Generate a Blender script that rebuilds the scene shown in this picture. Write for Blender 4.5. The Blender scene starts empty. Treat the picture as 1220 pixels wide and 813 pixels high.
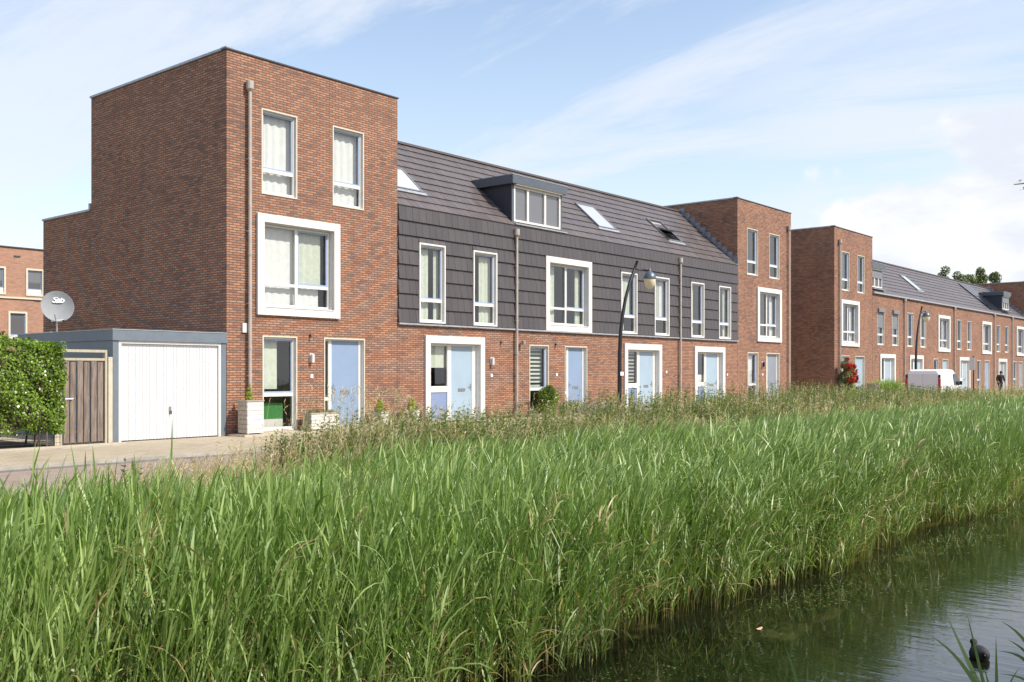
import bpy, bmesh, math, random
import numpy as np
from mathutils import Vector, Matrix
R = math.radians
C = bpy.context.scene.collection
sc = bpy.context.scene
random.seed(4); rng = np.random.default_rng(7)
# ------------------------------------------------------------------ camera, sky, sun, exposure
cam = bpy.data.cameras.new('camera'); camo = bpy.data.objects.new('camera', cam); C.objects.link(camo)
camo.location = (0, 0, 1.6); camo.rotation_euler = (R(90), 0, R(39.97 - 90))
cam.sensor_width = 36; cam.lens = 34.5; cam.shift_y = 0.0307; cam.clip_start = .05; cam.clip_end = 4000
sc.camera = camo
SUN_AZ = -72.0        # direction towards the sun, measured from +X (facades look to -Y)
SUN_EL = 47.0
w = bpy.data.worlds.new('World'); sc.world = w; w.use_nodes = True
sc.view_settings.view_transform = 'Standard'; sc.view_settings.look = 'None'
sc.view_settings.exposure = 0.2; sc.view_settings.gamma = 1
sc.cycles.max_bounces = 6; sc.cycles.transparent_max_bounces = 12
sc.cycles.caustics_reflective = False; sc.cycles.caustics_refractive = False
sd = Vector((math.cos(R(SUN_AZ)) * math.cos(R(SUN_EL)), math.sin(R(SUN_AZ)) * math.cos(R(SUN_EL)), math.sin(R(SUN_EL))))
sl = bpy.data.lights.new('sun', 'SUN'); sl.energy = 5.0; sl.angle = R(.6); sl.color = (1, .94, .84)
so = bpy.data.objects.new('sun', sl); C.objects.link(so); so.rotation_euler = sd.to_track_quat('Z', 'Y').to_euler()

def N(nt, t, **kw):
    n = nt.nodes.new(t)
    for k, v in kw.items():
        if k.startswith('i_'): n.inputs[int(k[2:]) if k[2:].isdigit() else k[2:].replace('_', ' ')].default_value = v
        else: setattr(n, k, v)
    return n
def L(nt, a, b): nt.links.new(a, b)
def mth(nt, op, a, b=None, c=None, clamp=False):
    n = nt.nodes.new('ShaderNodeMath'); n.operation = op; n.use_clamp = clamp
    for i, v in enumerate((a, b, c)):
        if v is None: continue
        if isinstance(v, (int, float)): n.inputs[i].default_value = v
        else: nt.links.new(v, n.inputs[i])
    return n.outputs[0]
def ss(nt, v, lo, hi, a=0., b=1.):
    n = nt.nodes.new('ShaderNodeMapRange'); n.interpolation_type = 'SMOOTHSTEP'
    nt.links.new(v, n.inputs[0])
    for i, x in enumerate((lo, hi, a, b)): n.inputs[i + 1].default_value = x
    return n.outputs[0]
def noise(nt, vec, scale, detail=4, rough=.55, dist=0.):
    n = nt.nodes.new('ShaderNodeTexNoise'); n.inputs['Scale'].default_value = scale
    n.inputs['Detail'].default_value = detail; n.inputs['Roughness'].default_value = rough; n.inputs['Distortion'].default_value = dist
    if vec is not None: nt.links.new(vec, n.inputs['Vector'])
    return n.outputs['Fac']
def mixc(nt, f, a, b, mode='MIX'):
    n = nt.nodes.new('ShaderNodeMix'); n.data_type = 'RGBA'; n.blend_type = mode
    for sck, v in ((n.inputs[0], f), (n.inputs[6], a), (n.inputs[7], b)):
        if isinstance(v, (int, float)): sck.default_value = v
        elif isinstance(v, tuple): sck.default_value = v if len(v) == 4 else (*v, 1)
        else: nt.links.new(v, sck)
    return n.outputs[2]
def mapping(nt, vec, scale=(1, 1, 1), rot=(0, 0, 0), loc=(0, 0, 0)):
    m = nt.nodes.new('ShaderNodeMapping'); nt.links.new(vec, m.inputs[0])
    m.inputs['Scale'].default_value = scale; m.inputs['Rotation'].default_value = rot; m.inputs['Location'].default_value = loc
    return m.outputs[0]

# sky: Nishita sky with cirrus veils and a cumulus bank low in the east (fixed to compass directions)
nt = w.node_tree; nt.nodes.clear()
sky = N(nt, 'ShaderNodeTexSky', sky_type='NISHITA', sun_disc=False)
sky.sun_elevation = R(SUN_EL); sky.sun_rotation = R(90 - SUN_AZ)
sky.air_density = 1.1; sky.dust_density = 1.2; sky.ozone_density = 1.6
g = N(nt, 'ShaderNodeNewGeometry'); sep = N(nt, 'ShaderNodeSeparateXYZ')
vneg = N(nt, 'ShaderNodeTexCoord'); L(nt, vneg.outputs['Generated'], sep.inputs[0])
dx, dy, dz = sep.outputs
az = mth(nt, 'ARCTAN2', dy, dx); el = mth(nt, 'ARCSINE', dz)
zz = mth(nt, 'ADD', mth(nt, 'MAXIMUM', dz, 0.0), .16)
cmb = N(nt, 'ShaderNodeCombineXYZ'); L(nt, mth(nt, 'DIVIDE', dx, zz), cmb.inputs[0]); L(nt, mth(nt, 'DIVIDE', dy, zz), cmb.inputs[1])
pl = cmb.outputs[0]
c1 = noise(nt, mapping(nt, pl, (1.0, .36, 1), (0, 0, R(28)), (2.3, .6, 0)), 1.25, 10, .64, .55)
c2 = noise(nt, mapping(nt, pl, (.45, .45, 1), (0, 0, 0), (5.1, 1.4, 0)), 1.1, 3, .5)
cir = mth(nt, 'MULTIPLY', ss(nt, c1, .40, .61), ss(nt, c2, .28, .50, .55, 1.0))
veil = ss(nt, el, .02, .40, .45, .06)                  # whitish haze towards the horizon
ae = N(nt, 'ShaderNodeCombineXYZ'); L(nt, az, ae.inputs[0]); L(nt, mth(nt, 'MULTIPLY', el, 1.35), ae.inputs[1])
aev = ae.outputs[0]
b1 = noise(nt, mapping(nt, aev, (1, 1, 1), (0, 0, 0), (1.7, 3.3, 0)), 7.5, 7, .52, .1)
# cumulus: lies at azimuths right of the row, top around 10-14 degrees up, higher further right
top = mth(nt, 'ADD', ss(nt, az, .42, .18, .0, .10), ss(nt, az, .50, .40, -.22, .165))
cu_h = mth(nt, 'SUBTRACT', top, el)
cu_v = mth(nt, 'ADD', mth(nt, 'MULTIPLY', cu_h, 7.0), mth(nt, 'MULTIPLY', mth(nt, 'SUBTRACT', b1, .5), 2.0))
cum = ss(nt, cu_v, -.03, .13)
# a broad soft bank upper right and one at far left
bank = mth(nt, 'MULTIPLY', ss(nt, az, .62, .36), mth(nt, 'MULTIPLY', ss(nt, el, .42, .24), ss(nt, c1, .30, .52)))
left = mth(nt, 'MULTIPLY', ss(nt, az, 1.02, 1.14), mth(nt, 'MULTIPLY', ss(nt, el, .30, .22), ss(nt, c1, .36, .55)))
cl = mth(nt, 'MAXIMUM', mth(nt, 'MAXIMUM', mth(nt, 'MULTIPLY', cir, .78), mth(nt, 'MULTIPLY', bank, .80)), mth(nt, 'MULTIPLY', left, .75))
cl = mth(nt, 'MAXIMUM', cl, veil)
shade = noise(nt, mapping(nt, aev, (1, 1.6, 1), (0, 0, 0), (4.2, .3, 0)), 6.0, 5, .55)
ccol = mixc(nt, ss(nt, shade, .40, .62), (7.6, 8.0, 8.9, 1), (9.6, 9.7, 10.0, 1))
skyc = mixc(nt, 1.0, sky.outputs[0], (2.4, 2.2, 2.05, 1), 'MULTIPLY')
col = mixc(nt, cl, skyc, (8.0, 8.5, 9.4, 1))
col = mixc(nt, mth(nt, 'MULTIPLY', cum, .96), col, ccol)
bgn = N(nt, 'ShaderNodeBackground'); bgn.inputs[1].default_value = .095
L(nt, col, bgn.inputs[0])
wo = N(nt, 'ShaderNodeOutputWorld'); L(nt, bgn.outputs[0], wo.inputs[0])

# ------------------------------------------------------------------ materials
M = {}
def mat(name):
    m = bpy.data.materials.new(name); m.use_nodes = True; nt = m.node_tree; nt.nodes.clear()
    b = N(nt, 'ShaderNodeBsdfPrincipled'); o = N(nt, 'ShaderNodeOutputMaterial'); L(nt, b.outputs[0], o.inputs[0])
    M[name] = m; return m, nt, b, o
def plain(name, col, rough=.6, metal=0., var=.12, scale=6., bump=0.):
    m, nt, b, o = mat(name)
    tc = N(nt, 'ShaderNodeTexCoord'); n = noise(nt, tc.outputs['Object'], scale, 5, .6)
    a = tuple(c * (1 - var) for c in col); c2 = tuple(min(1, c * (1 + var)) for c in col)
    L(nt, mixc(nt, ss(nt, n, .3, .7), a, c2), b.inputs['Base Color'])
    b.inputs['Roughness'].default_value = rough; b.inputs['Metallic'].default_value = metal
    if bump:
        bp = N(nt, 'ShaderNodeBump'); bp.inputs['Strength'].default_value = bump; bp.inputs['Distance'].default_value = .01
        L(nt, noise(nt, tc.outputs['Object'], scale * 8, 4), bp.inputs['Height']); L(nt, bp.outputs[0], b.inputs['Normal'])
    return m
def brick(name, ca, cb, cc, mortar, offs=0.):
    m, nt, b, o = mat(name)
    tc = N(nt, 'ShaderNodeTexCoord'); s = N(nt, 'ShaderNodeSeparateXYZ'); L(nt, tc.outputs['Object'], s.inputs[0])
    u = mth(nt, 'ADD', mth(nt, 'ADD', s.outputs[0], s.outputs[1]), offs)
    cm = N(nt, 'ShaderNodeCombineXYZ'); L(nt, u, cm.inputs[0]); L(nt, s.outputs[2], cm.inputs[1])
    br = N(nt, 'ShaderNodeTexBrick'); L(nt, cm.outputs[0], br.inputs['Vector'])
    br.offset = .5; br.inputs['Scale'].default_value = 1; br.inputs['Brick Width'].default_value = .222
    br.inputs['Row Height'].default_value = .0635; br.inputs['Mortar Size'].default_value = .0125; br.inputs['Mortar Smooth'].default_value = .25
    br.inputs['Color1'].default_value = (0, 0, 0, 1); br.inputs['Color2'].default_value = (1, 1, 1, 1); br.inputs['Mortar'].default_value = (.5, .5, .5, 1)
    sp = N(nt, 'ShaderNodeSeparateColor'); L(nt, br.outputs['Color'], sp.inputs[0]); rnd = sp.outputs[0]
    # brick-sized noise for a wider palette, plus slow drifts from batch to batch
    cells = N(nt, 'ShaderNodeTexNoise'); L(nt, mapping(nt, cm.outputs[0], (4.4, 15.5, 1)), cells.inputs['Vector']); cells.inputs['Scale'].default_value = 1; cells.inputs['Detail'].default_value = 1
    big = noise(nt, cm.outputs[0], .55, 4, .6)
    base = mixc(nt, ss(nt, rnd, .0, 1.), ca, cb)
    br2 = N(nt, 'ShaderNodeTexBrick'); L(nt, mapping(nt, cm.outputs[0], (1, 1, 1), (0, 0, 0), (.222 * 37, .0635 * 24, 0)), br2.inputs['Vector']); br2.offset = .5
    for k_ in ('Scale', 'Brick Width', 'Row Height', 'Mortar Size'): br2.inputs[k_].default_value = br.inputs[k_].default_value
    br2.inputs['Color1'].default_value = (0, 0, 0, 1); br2.inputs['Color2'].default_value = (1, 1, 1, 1)
    sp2 = N(nt, 'ShaderNodeSeparateColor'); L(nt, br2.outputs['Color'], sp2.inputs[0])
    dark = mth(nt, 'ADD', mth(nt, 'MULTIPLY', sp2.outputs[0], .75), mth(nt, 'ADD', mth(nt, 'MULTIPLY', mth(nt, 'SUBTRACT', big, .5), .9), mth(nt, 'MULTIPLY', mth(nt, 'SUBTRACT', cells.outputs['Fac'], .5), .22)))
    base = mixc(nt, ss(nt, dark, .56, .80, 0, .85), base, cc)
    base = mixc(nt, ss(nt, big, .35, .7, .0, .22), base, tuple(c * .75 for c in cb))
    colr = mixc(nt, br.outputs['Fac'], base, mortar)
    stv = noise(nt, mapping(nt, cm.outputs[0], (2.6, .16, 1)), 1.3, 5, .65); damp = mth(nt, 'MULTIPLY', ss(nt, s.outputs[2], .55, .05), ss(nt, noise(nt, cm.outputs[0], 2.2, 4), .3, .6))
    colr = mixc(nt, mth(nt, 'ADD', ss(nt, stv, .50, .74, 0, .26), mth(nt, 'MULTIPLY', damp, .35)), colr, tuple(c * .5 for c in cc) + (1,))
    eff = noise(nt, mapping(nt, cm.outputs[0], (1, .7, 1), (0, 0, 0), (7, 2, 0)), .8, 6, .7); colr = mixc(nt, ss(nt, eff, .56, .78, 0, .22), colr, (.42, .36, .32, 1))
    L(nt, colr, b.inputs['Base Color']); b.inputs['Roughness'].default_value = .85
    bp = N(nt, 'ShaderNodeBump'); bp.inputs['Strength'].default_value = .9; bp.inputs['Distance'].default_value = .008
    h = mth(nt, 'ADD', mth(nt, 'MULTIPLY', mth(nt, 'SUBTRACT', 1., br.outputs['Fac']), 1.), mth(nt, 'MULTIPLY', noise(nt, cm.outputs[0], 60, 3), .5))
    L(nt, h, bp.inputs['Height']); L(nt, bp.outputs[0], b.inputs['Normal'])
    return m
brick('brick', (.45, .222, .130), (.30, .135, .082), (.145, .084, .070), (.108, .082, .068))
brick('brick_pale', (.50, .26, .17), (.42, .19, .12), (.25, .14, .11), (.34, .24, .18), 3.)
def pavers(name, ca, cb, mortar, bw, rh, rot, ms=.008, stain=.6):
    m, nt, b, o = mat(name)
    tc = N(nt, 'ShaderNodeTexCoord'); v = mapping(nt, tc.outputs['Object'], (1, 1, 1), (0, 0, R(rot)))
    br = N(nt, 'ShaderNodeTexBrick'); L(nt, v, br.inputs['Vector']); br.inputs['Scale'].default_value = 1
    br.inputs['Brick Width'].default_value = bw; br.inputs['Row Height'].default_value = rh; br.inputs['Mortar Size'].default_value = ms
    br.inputs['Color1'].default_value = (*ca, 1); br.inputs['Color2'].default_value = (*cb, 1); br.inputs['Mortar'].default_value = (*mortar, 1)
    n = noise(nt, tc.outputs['Object'], .9, 6, .65)
    L(nt, mixc(nt, ss(nt, n, .42, .75, 0, stain), br.outputs['Color'], tuple(c * .55 for c in ca)), b.inputs['Base Color'])
    b.inputs['Roughness'].default_value = .9
    bp = N(nt, 'ShaderNodeBump'); bp.inputs['Strength'].default_value = .6; bp.inputs['Distance'].default_value = .006
    L(nt, mth(nt, 'SUBTRACT', noise(nt, v, 30, 3), br.outputs['Fac']), bp.inputs['Height']); L(nt, bp.outputs[0], b.inputs['Normal'])
pavers('path_pavers', (.43, .36, .26), (.37, .31, .22), (.22, .18, .13), .3, .15, 0)
pavers('road_pavers', (.36, .27, .225), (.30, .225, .19), (.20, .16, .13), .21, .07, 45)
plain('kerb', (.36, .33, .28), .85, 0, .15, 3, .2); plain('gutter', (.17, .155, .145), .85, 0, .2, 3, .2)
plain('step_stone', (.46, .40, .31), .85, 0, .12, 4, .2)
plain('white', (.68, .67, .64), .45, 0, .03); plain('cream', (.60, .55, .44), .5, 0, .04)
plain('sash_blue', (.30, .37, .52), .4, 0, .05); plain('door_blue', (.22, .30, .44), .42, 0, .04, 1.5); plain('door_pale', (.31, .41, .50), .42, 0, .04, 1.5)
plain('door_grey', (.22, .25, .29), .4, 0, .05, 1.5); plain('panel_blue', (.20, .26, .42), .42, 0, .04, 1.5)
plain('liner', (.62, .62, .62), .5, 0, .04)
plain('zinc', (.36, .38, .42), .45, .3, .12, 5); plain('dark_trim', (.05, .05, .055), .5, 0, .1); plain('lead', (.24, .27, .32), .5, .3, .25, 9)
plain('pipe', (.40, .36, .32), .5, .1, .10, 4); plain('dormer_grey', (.085, .10, .125), .45, 0, .08, 3)
plain('dormer_side', (.03, .035, .05), .45, 0, .1, 3)  # cheeks turned from the sun: their shade is put into this darker grey
plain('garage_paint', (.14, .17, .205), .45, 0, .06, 3); plain('garage_white', (.66, .67, .69), .4, 0, .03, 4)
plain('tile_joint', (.02, .018, .018), .8); plain('black_metal', (.02, .02, .024), .4, .2); plain('steel', (.5, .5, .5), .3, .9, .1)
plain('lamp_hood', (.10, .13, .17), .35, .3, .1, 8); plain('lamp_glass', (.70, .62, .42), .25, 0, .06, 5)
plain('dish', (.27, .28, .29), .45, 0, .05, 5); plain('dish_text', (.85, .85, .86), .4)
plain('curtain', (.80, .80, .80), .9, 0, .05); plain('curtain_green', (.62, .66, .56), .9, 0, .08, 9); plain('blind_grey', (.45, .46, .42), .8, 0, .05)
plain('shutter', (.17, .18, .20), .5); plain('room', (.30, .28, .25), .9, 0, .1, 2); plain('room_green', (.05, .22, .06), .6)
plain('concrete', (.50, .45, .36), .85, 0, .12, 4, .2); plain('rubber', (.025, .025, .025), .8); plain('red_light', (.45, .02, .02), .2)
plain('van_white', (.72, .72, .74), .25, 0, .01); plain('plate_yellow', (.75, .55, .05), .4); plain('car_glass', (.02, .025, .03), .08)
plain('amber', (.7, .2, .02), .3); plain('terracotta', (.32, .17, .10), .8, 0, .1); plain('grey_box', (.38, .35, .31), .8, 0, .12, 8)
plain('skin', (.45, .28, .20), .6); plain('black_cloth', (.015, .015, .018), .85, 0, .2, 20); plain('dark_cloth', (.03, .03, .035), .85)
plain('hair', (.04, .025, .015), .7); plain('feather', (.012, .012, .014), .6, 0, .2, 60); plain('beak', (.75, .7, .65), .4)
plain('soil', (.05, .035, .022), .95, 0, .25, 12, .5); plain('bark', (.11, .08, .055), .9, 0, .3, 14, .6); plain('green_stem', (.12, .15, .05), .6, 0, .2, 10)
plain('number_white', (.8, .8, .8), .5); plain('dead_leaf', (.55, .36, .25), .7, 0, .15, 30)
def tile_mat(name, col, rough):
    m, nt, b, o = mat(name)
    tc = N(nt, 'ShaderNodeTexCoord'); at = N(nt, 'ShaderNodeAttribute', attribute_name='tint')
    n = noise(nt, tc.outputs['Object'], 5, 5, .65)
    f = mth(nt, 'ADD', mth(nt, 'MULTIPLY', at.outputs['Fac'], .6), mth(nt, 'MULTIPLY', n, .4))
    L(nt, mixc(nt, f, tuple(c * .86 for c in col), tuple(c * 1.14 for c in col)), b.inputs['Base Color'])
    L(nt, mth(nt, 'ADD', rough - .08, mth(nt, 'MULTIPLY', at.outputs['Fac'], .16)), b.inputs['Roughness'])
tile_mat('wall_tile', (.066, .057, .060), .45); tile_mat('roof_tile', (.105, .088, .088), .45)  # same tile twice; the roof's sky sheen is put into its lighter colour
# painted timber, weathered timber
def wood(name, ca, cb, bw, axis):
    m, nt, b, o = mat(name)
    tc = N(nt, 'ShaderNodeTexCoord'); sc_ = (14, 14, 1.2) if axis == 'z' else (1.2, 14, 14)
    n = noise(nt, mapping(nt, tc.outputs['Object'], sc_), 1.4, 6, .65)
    L(nt, mixc(nt, ss(nt, n, .3, .72), ca, cb), b.inputs['Base Color']); b.inputs['Roughness'].default_value = .8
    bp = N(nt, 'ShaderNodeBump'); bp.inputs['Strength'].default_value = .4; bp.inputs['Distance'].default_value = .005; L(nt, n, bp.inputs['Height']); L(nt, bp.outputs[0], b.inputs['Normal'])
wood('gate_wood', (.12, .09, .075), (.27, .215, .18), 0, 'z'); wood('pale_wood', (.36, .32, .23), (.46, .42, .32), 0, 'z')
wood('planter_white', (.58, .56, .52), (.80, .79, .77), 0, 'x'); wood('planter_side', (.30, .25, .20), (.46, .41, .35), 0, 'x')
# glass
m, nt, b, o = mat('glass'); nt.nodes.remove(b)
fr = N(nt, 'ShaderNodeFresnel'); gg = N(nt, 'ShaderNodeNewGeometry'); L(nt, ss(nt, gg.outputs['Backfacing'], 0, 1, 1.55, 1 / 1.55), fr.inputs[0])
tr = N(nt, 'ShaderNodeBsdfTransparent'); tr.inputs[0].default_value = (.90, .92, .90, 1)
gl = N(nt, 'ShaderNodeBsdfGlossy'); gl.inputs['Roughness'].default_value = .0
gn = N(nt, 'ShaderNodeBump'); gn.inputs['Strength'].default_value = .25; gn.inputs['Distance'].default_value = .004
tc = N(nt, 'ShaderNodeTexCoord'); L(nt, noise(nt, tc.outputs['Object'], 1.6, 2), gn.inputs['Height']); L(nt, gn.outputs[0], gl.inputs['Normal'])
mx = N(nt, 'ShaderNodeMixShader'); L(nt, mth(nt, 'MULTIPLY', fr.outputs[0], 2.4, clamp=True), mx.inputs[0]); L(nt, tr.outputs[0], mx.inputs[1]); L(nt, gl.outputs[0], mx.inputs[2]); L(nt, mx.outputs[0], o.inputs[0])
M['dish'].node_tree.nodes['Principled BSDF'].inputs['Roughness'].default_value = .85
m, nt, b, o = mat('roof_glass'); b.inputs['Base Color'].default_value = (.45, .47, .50, 1); b.inputs['Roughness'].default_value = .12; b.inputs['IOR'].default_value = 2.9
m, nt, b, o = mat('dormer_glass'); b.inputs['Base Color'].default_value = (.13, .13, .14, 1); b.inputs['Roughness'].default_value = .03; b.inputs['IOR'].default_value = 2.2
m, nt, b, o = mat('solar'); b.inputs['Base Color'].default_value = (.012, .014, .025, 1); b.inputs['Roughness'].default_value = .2
# leaves: tint = per-plant variation, dry = how dead the tissue is
def leafmat(name, ca, cb, dryc, trans=.35, rough=.45, dry=True, spec=.5):
    m, nt, b, o = mat(name)
    at = N(nt, 'ShaderNodeAttribute', attribute_name='tint')
    c = mixc(nt, at.outputs['Fac'], ca, cb)
    if dry:
        ad = N(nt, 'ShaderNodeAttribute', attribute_name='dry'); c = mixc(nt, ad.outputs['Fac'], c, dryc)
    L(nt, c, b.inputs['Base Color']); b.inputs['Roughness'].default_value = rough; b.inputs['Specular IOR Level'].default_value = spec
    t = N(nt, 'ShaderNodeBsdfTranslucent'); L(nt, mixc(nt, .5, c, (.22, .32, .04), 'ADD') if False else mixc(nt, 1., c, (1.3, 1.5, .6, 1), 'MULTIPLY'), t.inputs[0])
    mx = N(nt, 'ShaderNodeMixShader'); mx.inputs[0].default_value = trans; L(nt, b.outputs[0], mx.inputs[1]); L(nt, t.outputs[0], mx.inputs[2]); L(nt, mx.outputs[0], o.inputs[0])
leafmat('reed', (.110, .195, .034), (.38, .48, .16), (.40, .26, .14), .30, .42)
leafmat('weed', (.085, .135, .038), (.20, .25, .08), (.30, .20, .10), .3, .5)
leafmat('straw', (.38, .32, .16), (.58, .50, .30), (.40, .25, .16), .3, .6)
leafmat('lowgrass', (.09, .14, .03), (.22, .24, .08), (.40, .33, .18), .3, .5)
leafmat('hedge_leaf', (.055, .12, .016), (.30, .42, .05), (.2, .2, .05), .3, .32, False)
leafmat('tree_leaf', (.05, .085, .025), (.17, .21, .07), (.2, .2, .05), .25, .5, False)
leafmat('near_reed', (.03, .06, .015), (.06, .11, .03), (.2, .2, .05), .15, .45, False)
leafmat('conifer', (.20, .26, .03), (.42, .46, .05), (.2, .2, .05), .2, .6, False)
leafmat('ornamental', (.16, .28, .04), (.32, .44, .09), (.3, .3, .1), .3, .5, False)
leafmat('rose_petal', (.45, .01, .015), (.62, .03, .03), (.3, .1, .1), .2, .5, False)
leafmat('lavender', (.16, .13, .22), (.25, .22, .33), (.3, .1, .1), .2, .6, False)
# water
m, nt, b, o = mat('water')
tc = N(nt, 'ShaderNodeTexCoord'); ob = tc.outputs['Object']; s = N(nt, 'ShaderNodeSeparateXYZ'); L(nt, ob, s.inputs[0])
alg = noise(nt, mapping(nt, ob, (.5, 1, 1)), 1.1, 6, .65)
near = ss(nt, s.outputs[1], 2.9, 4.9)
fa = mth(nt, 'MULTIPLY', ss(nt, alg, .55, .66), near)
L(nt, mixc(nt, fa, (.008, .009, .005), (.060, .056, .020)), b.inputs['Base Color'])
L(nt, mth(nt, 'MULTIPLY_ADD', fa, .25, .02), b.inputs['Roughness']); b.inputs['IOR'].default_value = 1.8
mp = mapping(nt, ob, (1.0, .30, 1), (0, 0, R(50)))
h1 = noise(nt, mp, 6.5, 3, .5, .6); h2 = noise(nt, mapping(nt, ob, (1, .4, 1), (0, 0, R(32))), 17, 2, .5, .3); h3 = noise(nt, ob, 1.1, 2, .5)
hh = mth(nt, 'ADD', mth(nt, 'MULTIPLY', h1, 1.0), mth(nt, 'MULTIPLY', h2, .28))
bp = N(nt, 'ShaderNodeBump'); bp.inputs['Distance'].default_value = .016
L(nt, mth(nt, 'MULTIPLY', ss(nt, h3, .3, .7, .45, 1.), ss(nt, s.outputs[1], 4.4, 2.4, .06, .42)), bp.inputs['Strength']); L(nt, hh, bp.inputs['Height']); L(nt, bp.outputs[0], b.inputs['Normal'])
# bank soil / verge
m, nt, b, o = mat('bank')
tc = N(nt, 'ShaderNodeTexCoord'); n1 = noise(nt, tc.outputs['Object'], 1.5, 6, .65); n2 = noise(nt, tc.outputs['Object'], 14, 4, .6)
L(nt, mixc(nt, ss(nt, n2, .35, .65), mixc(nt, ss(nt, n1, .35, .65), (.045, .05, .02), (.09, .10, .03)), (.12, .10, .055)), b.inputs['Base Color']); b.inputs['Roughness'].default_value = .95

# ------------------------------------------------------------------ mesh helpers
class MB:
    def __init__(s): s.v = []; s.f = []; s.m = []; s.mats = []; s.t = None
    def mi(s, m):
        if m not in s.mats: s.mats.append(m)
        return s.mats.index(m)
    def quad(s, a, b, c, d, m): n = len(s.v); s.v += [a, b, c, d]; s.f.append((n, n + 1, n + 2, n + 3)); s.m.append(s.mi(m))
    def poly(s, pts, m): n = len(s.v); s.v += list(pts); s.f.append(tuple(range(n, n + len(pts)))); s.m.append(s.mi(m))
    def box(s, x0, x1, y0, y1, z0, z1, m):
        n = len(s.v); s.v += [(x, y, z) for z in (z0, z1) for y in (y0, y1) for x in (x0, x1)]
        for f in ((0, 2, 3, 1), (4, 5, 7, 6), (0, 1, 5, 4), (2, 6, 7, 3), (0, 4, 6, 2), (1, 3, 7, 5)):
            s.f.append(tuple(n + i for i in f)); s.m.append(s.mi(m))
    def ring(s, x0, x1, z0, z1, w, y0, y1, m, wb=None):
        wb = w if wb is None else wb
        s.box(x0, x1, y0, y1, z1 - w, z1, m); s.box(x0, x1, y0, y1, z0, z0 + wb, m)
        s.box(x0, x0 + w, y0, y1, z0 + wb, z1 - w, m); s.box(x1 - w, x1, y0, y1, z0 + wb, z1 - w, m)
    def tube(s, pts, r, m, k=10, cap=True):
        pts = [Vector(p) for p in pts]; rs = r if isinstance(r, (list, tuple)) else [r] * len(pts); n0 = len(s.v)
        for i, p in enumerate(pts):
            d = (pts[min(i + 1, len(pts) - 1)] - pts[max(i - 1, 0)]).normalized()
            a = d.cross(Vector((0, 1, 0)) if abs(d.y) < .9 else Vector((1, 0, 0))).normalized(); b_ = d.cross(a)
            for j in range(k):
                t = 2 * math.pi * j / k; s.v.append(tuple(p + rs[i] * (math.cos(t) * a + math.sin(t) * b_)))
        for i in range(len(pts) - 1):
            for j in range(k):
                s.f.append((n0 + i * k + j, n0 + i * k + (j + 1) % k, n0 + (i + 1) * k + (j + 1) % k, n0 + (i + 1) * k + j)); s.m.append(s.mi(m))
        if cap:
            s.f.append(tuple(n0 + j for j in range(k))); s.m.append(s.mi(m)); s.f.append(tuple(n0 + (len(pts) - 1) * k + j for j in reversed(range(k)))); s.m.append(s.mi(m))
    def lathe(s, prof, m, c=(0, 0, 0), k=24, ax=(0, 0, 1), squash=(1, 1)):
        z = Vector(ax).normalized(); q = Vector((0, 0, 1)).rotation_difference(z); n0 = len(s.v)
        for r, h in prof:
            for j in range(k):
                t = 2 * math.pi * j / k; s.v.append(tuple(Vector(c) + q @ Vector((r * math.cos(t) * squash[0], r * math.sin(t) * squash[1], h))))
        for i in range(len(prof) - 1):
            for j in range(k):
                s.f.append((n0 + i * k + j, n0 + i * k + (j + 1) % k, n0 + (i + 1) * k + (j + 1) % k, n0 + (i + 1) * k + j)); s.m.append(s.mi(m))
    def build(s, name, parent=None, smooth=False, bevel=0., label=None):
        me = bpy.data.meshes.new(name); me.from_pydata([tuple(v) for v in s.v], [], s.f)
        for m_ in s.mats: me.materials.append(M[m_])
        me.polygons.foreach_set('material_index', s.m)
        if smooth: me.polygons.foreach_set('use_smooth', [True] * len(me.polygons))
        if s.t is not None:
            a = me.attributes.new('tint', 'FLOAT', 'FACE'); a.data.foreach_set('value', s.t)
        me.update(); o = bpy.data.objects.new(name, me); C.objects.link(o); o.parent = parent
        if bevel:
            b = o.modifiers.new('bevel', 'BEVEL'); b.width = bevel; b.segments = 2; b.limit_method = 'ANGLE'
        if label: o['label'] = label
        return o
def tag(o, label=None, cat=None, group=None, kind=None):
    if label: o['label'] = label
    if cat: o['category'] = cat
    if group: o['group'] = group
    if kind: o['kind'] = kind
    return o
def empty(name, label, cat, group=None, loc=(0, 0, 0)):
    o = bpy.data.objects.new(name, None); C.objects.link(o); o.location = loc; o.empty_display_size = .2
    return tag(o, label, cat, group)
def npmesh(name, V, F, mname, tint=None, dry=None, parent=None, more=()):
    """V (n,3), F (m,4) arrays -> one mesh object"""
    me = bpy.data.meshes.new(name); me.vertices.add(len(V)); me.vertices.foreach_set('co', V.astype(np.float32).ravel())
    me.loops.add(F.size); me.loops.foreach_set('vertex_index', F.astype(np.int32).ravel())
    me.polygons.add(len(F)); me.polygons.foreach_set('loop_start', np.arange(0, F.size, F.shape[1], dtype=np.int32))
    me.materials.append(M[mname])
    for nm in more: me.materials.append(M[nm])
    for nm, a in (('tint', tint), ('dry', dry)):
        if a is not None:
            at = me.attributes.new(nm, 'FLOAT', 'POINT'); at.data.foreach_set('value', a.astype(np.float32))
    me.update(calc_edges=True); o = bpy.data.objects.new(name, me); C.objects.link(o); o.parent = parent
    return o
PROF = np.array([.55, 1., .92, .62, .04])
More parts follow.
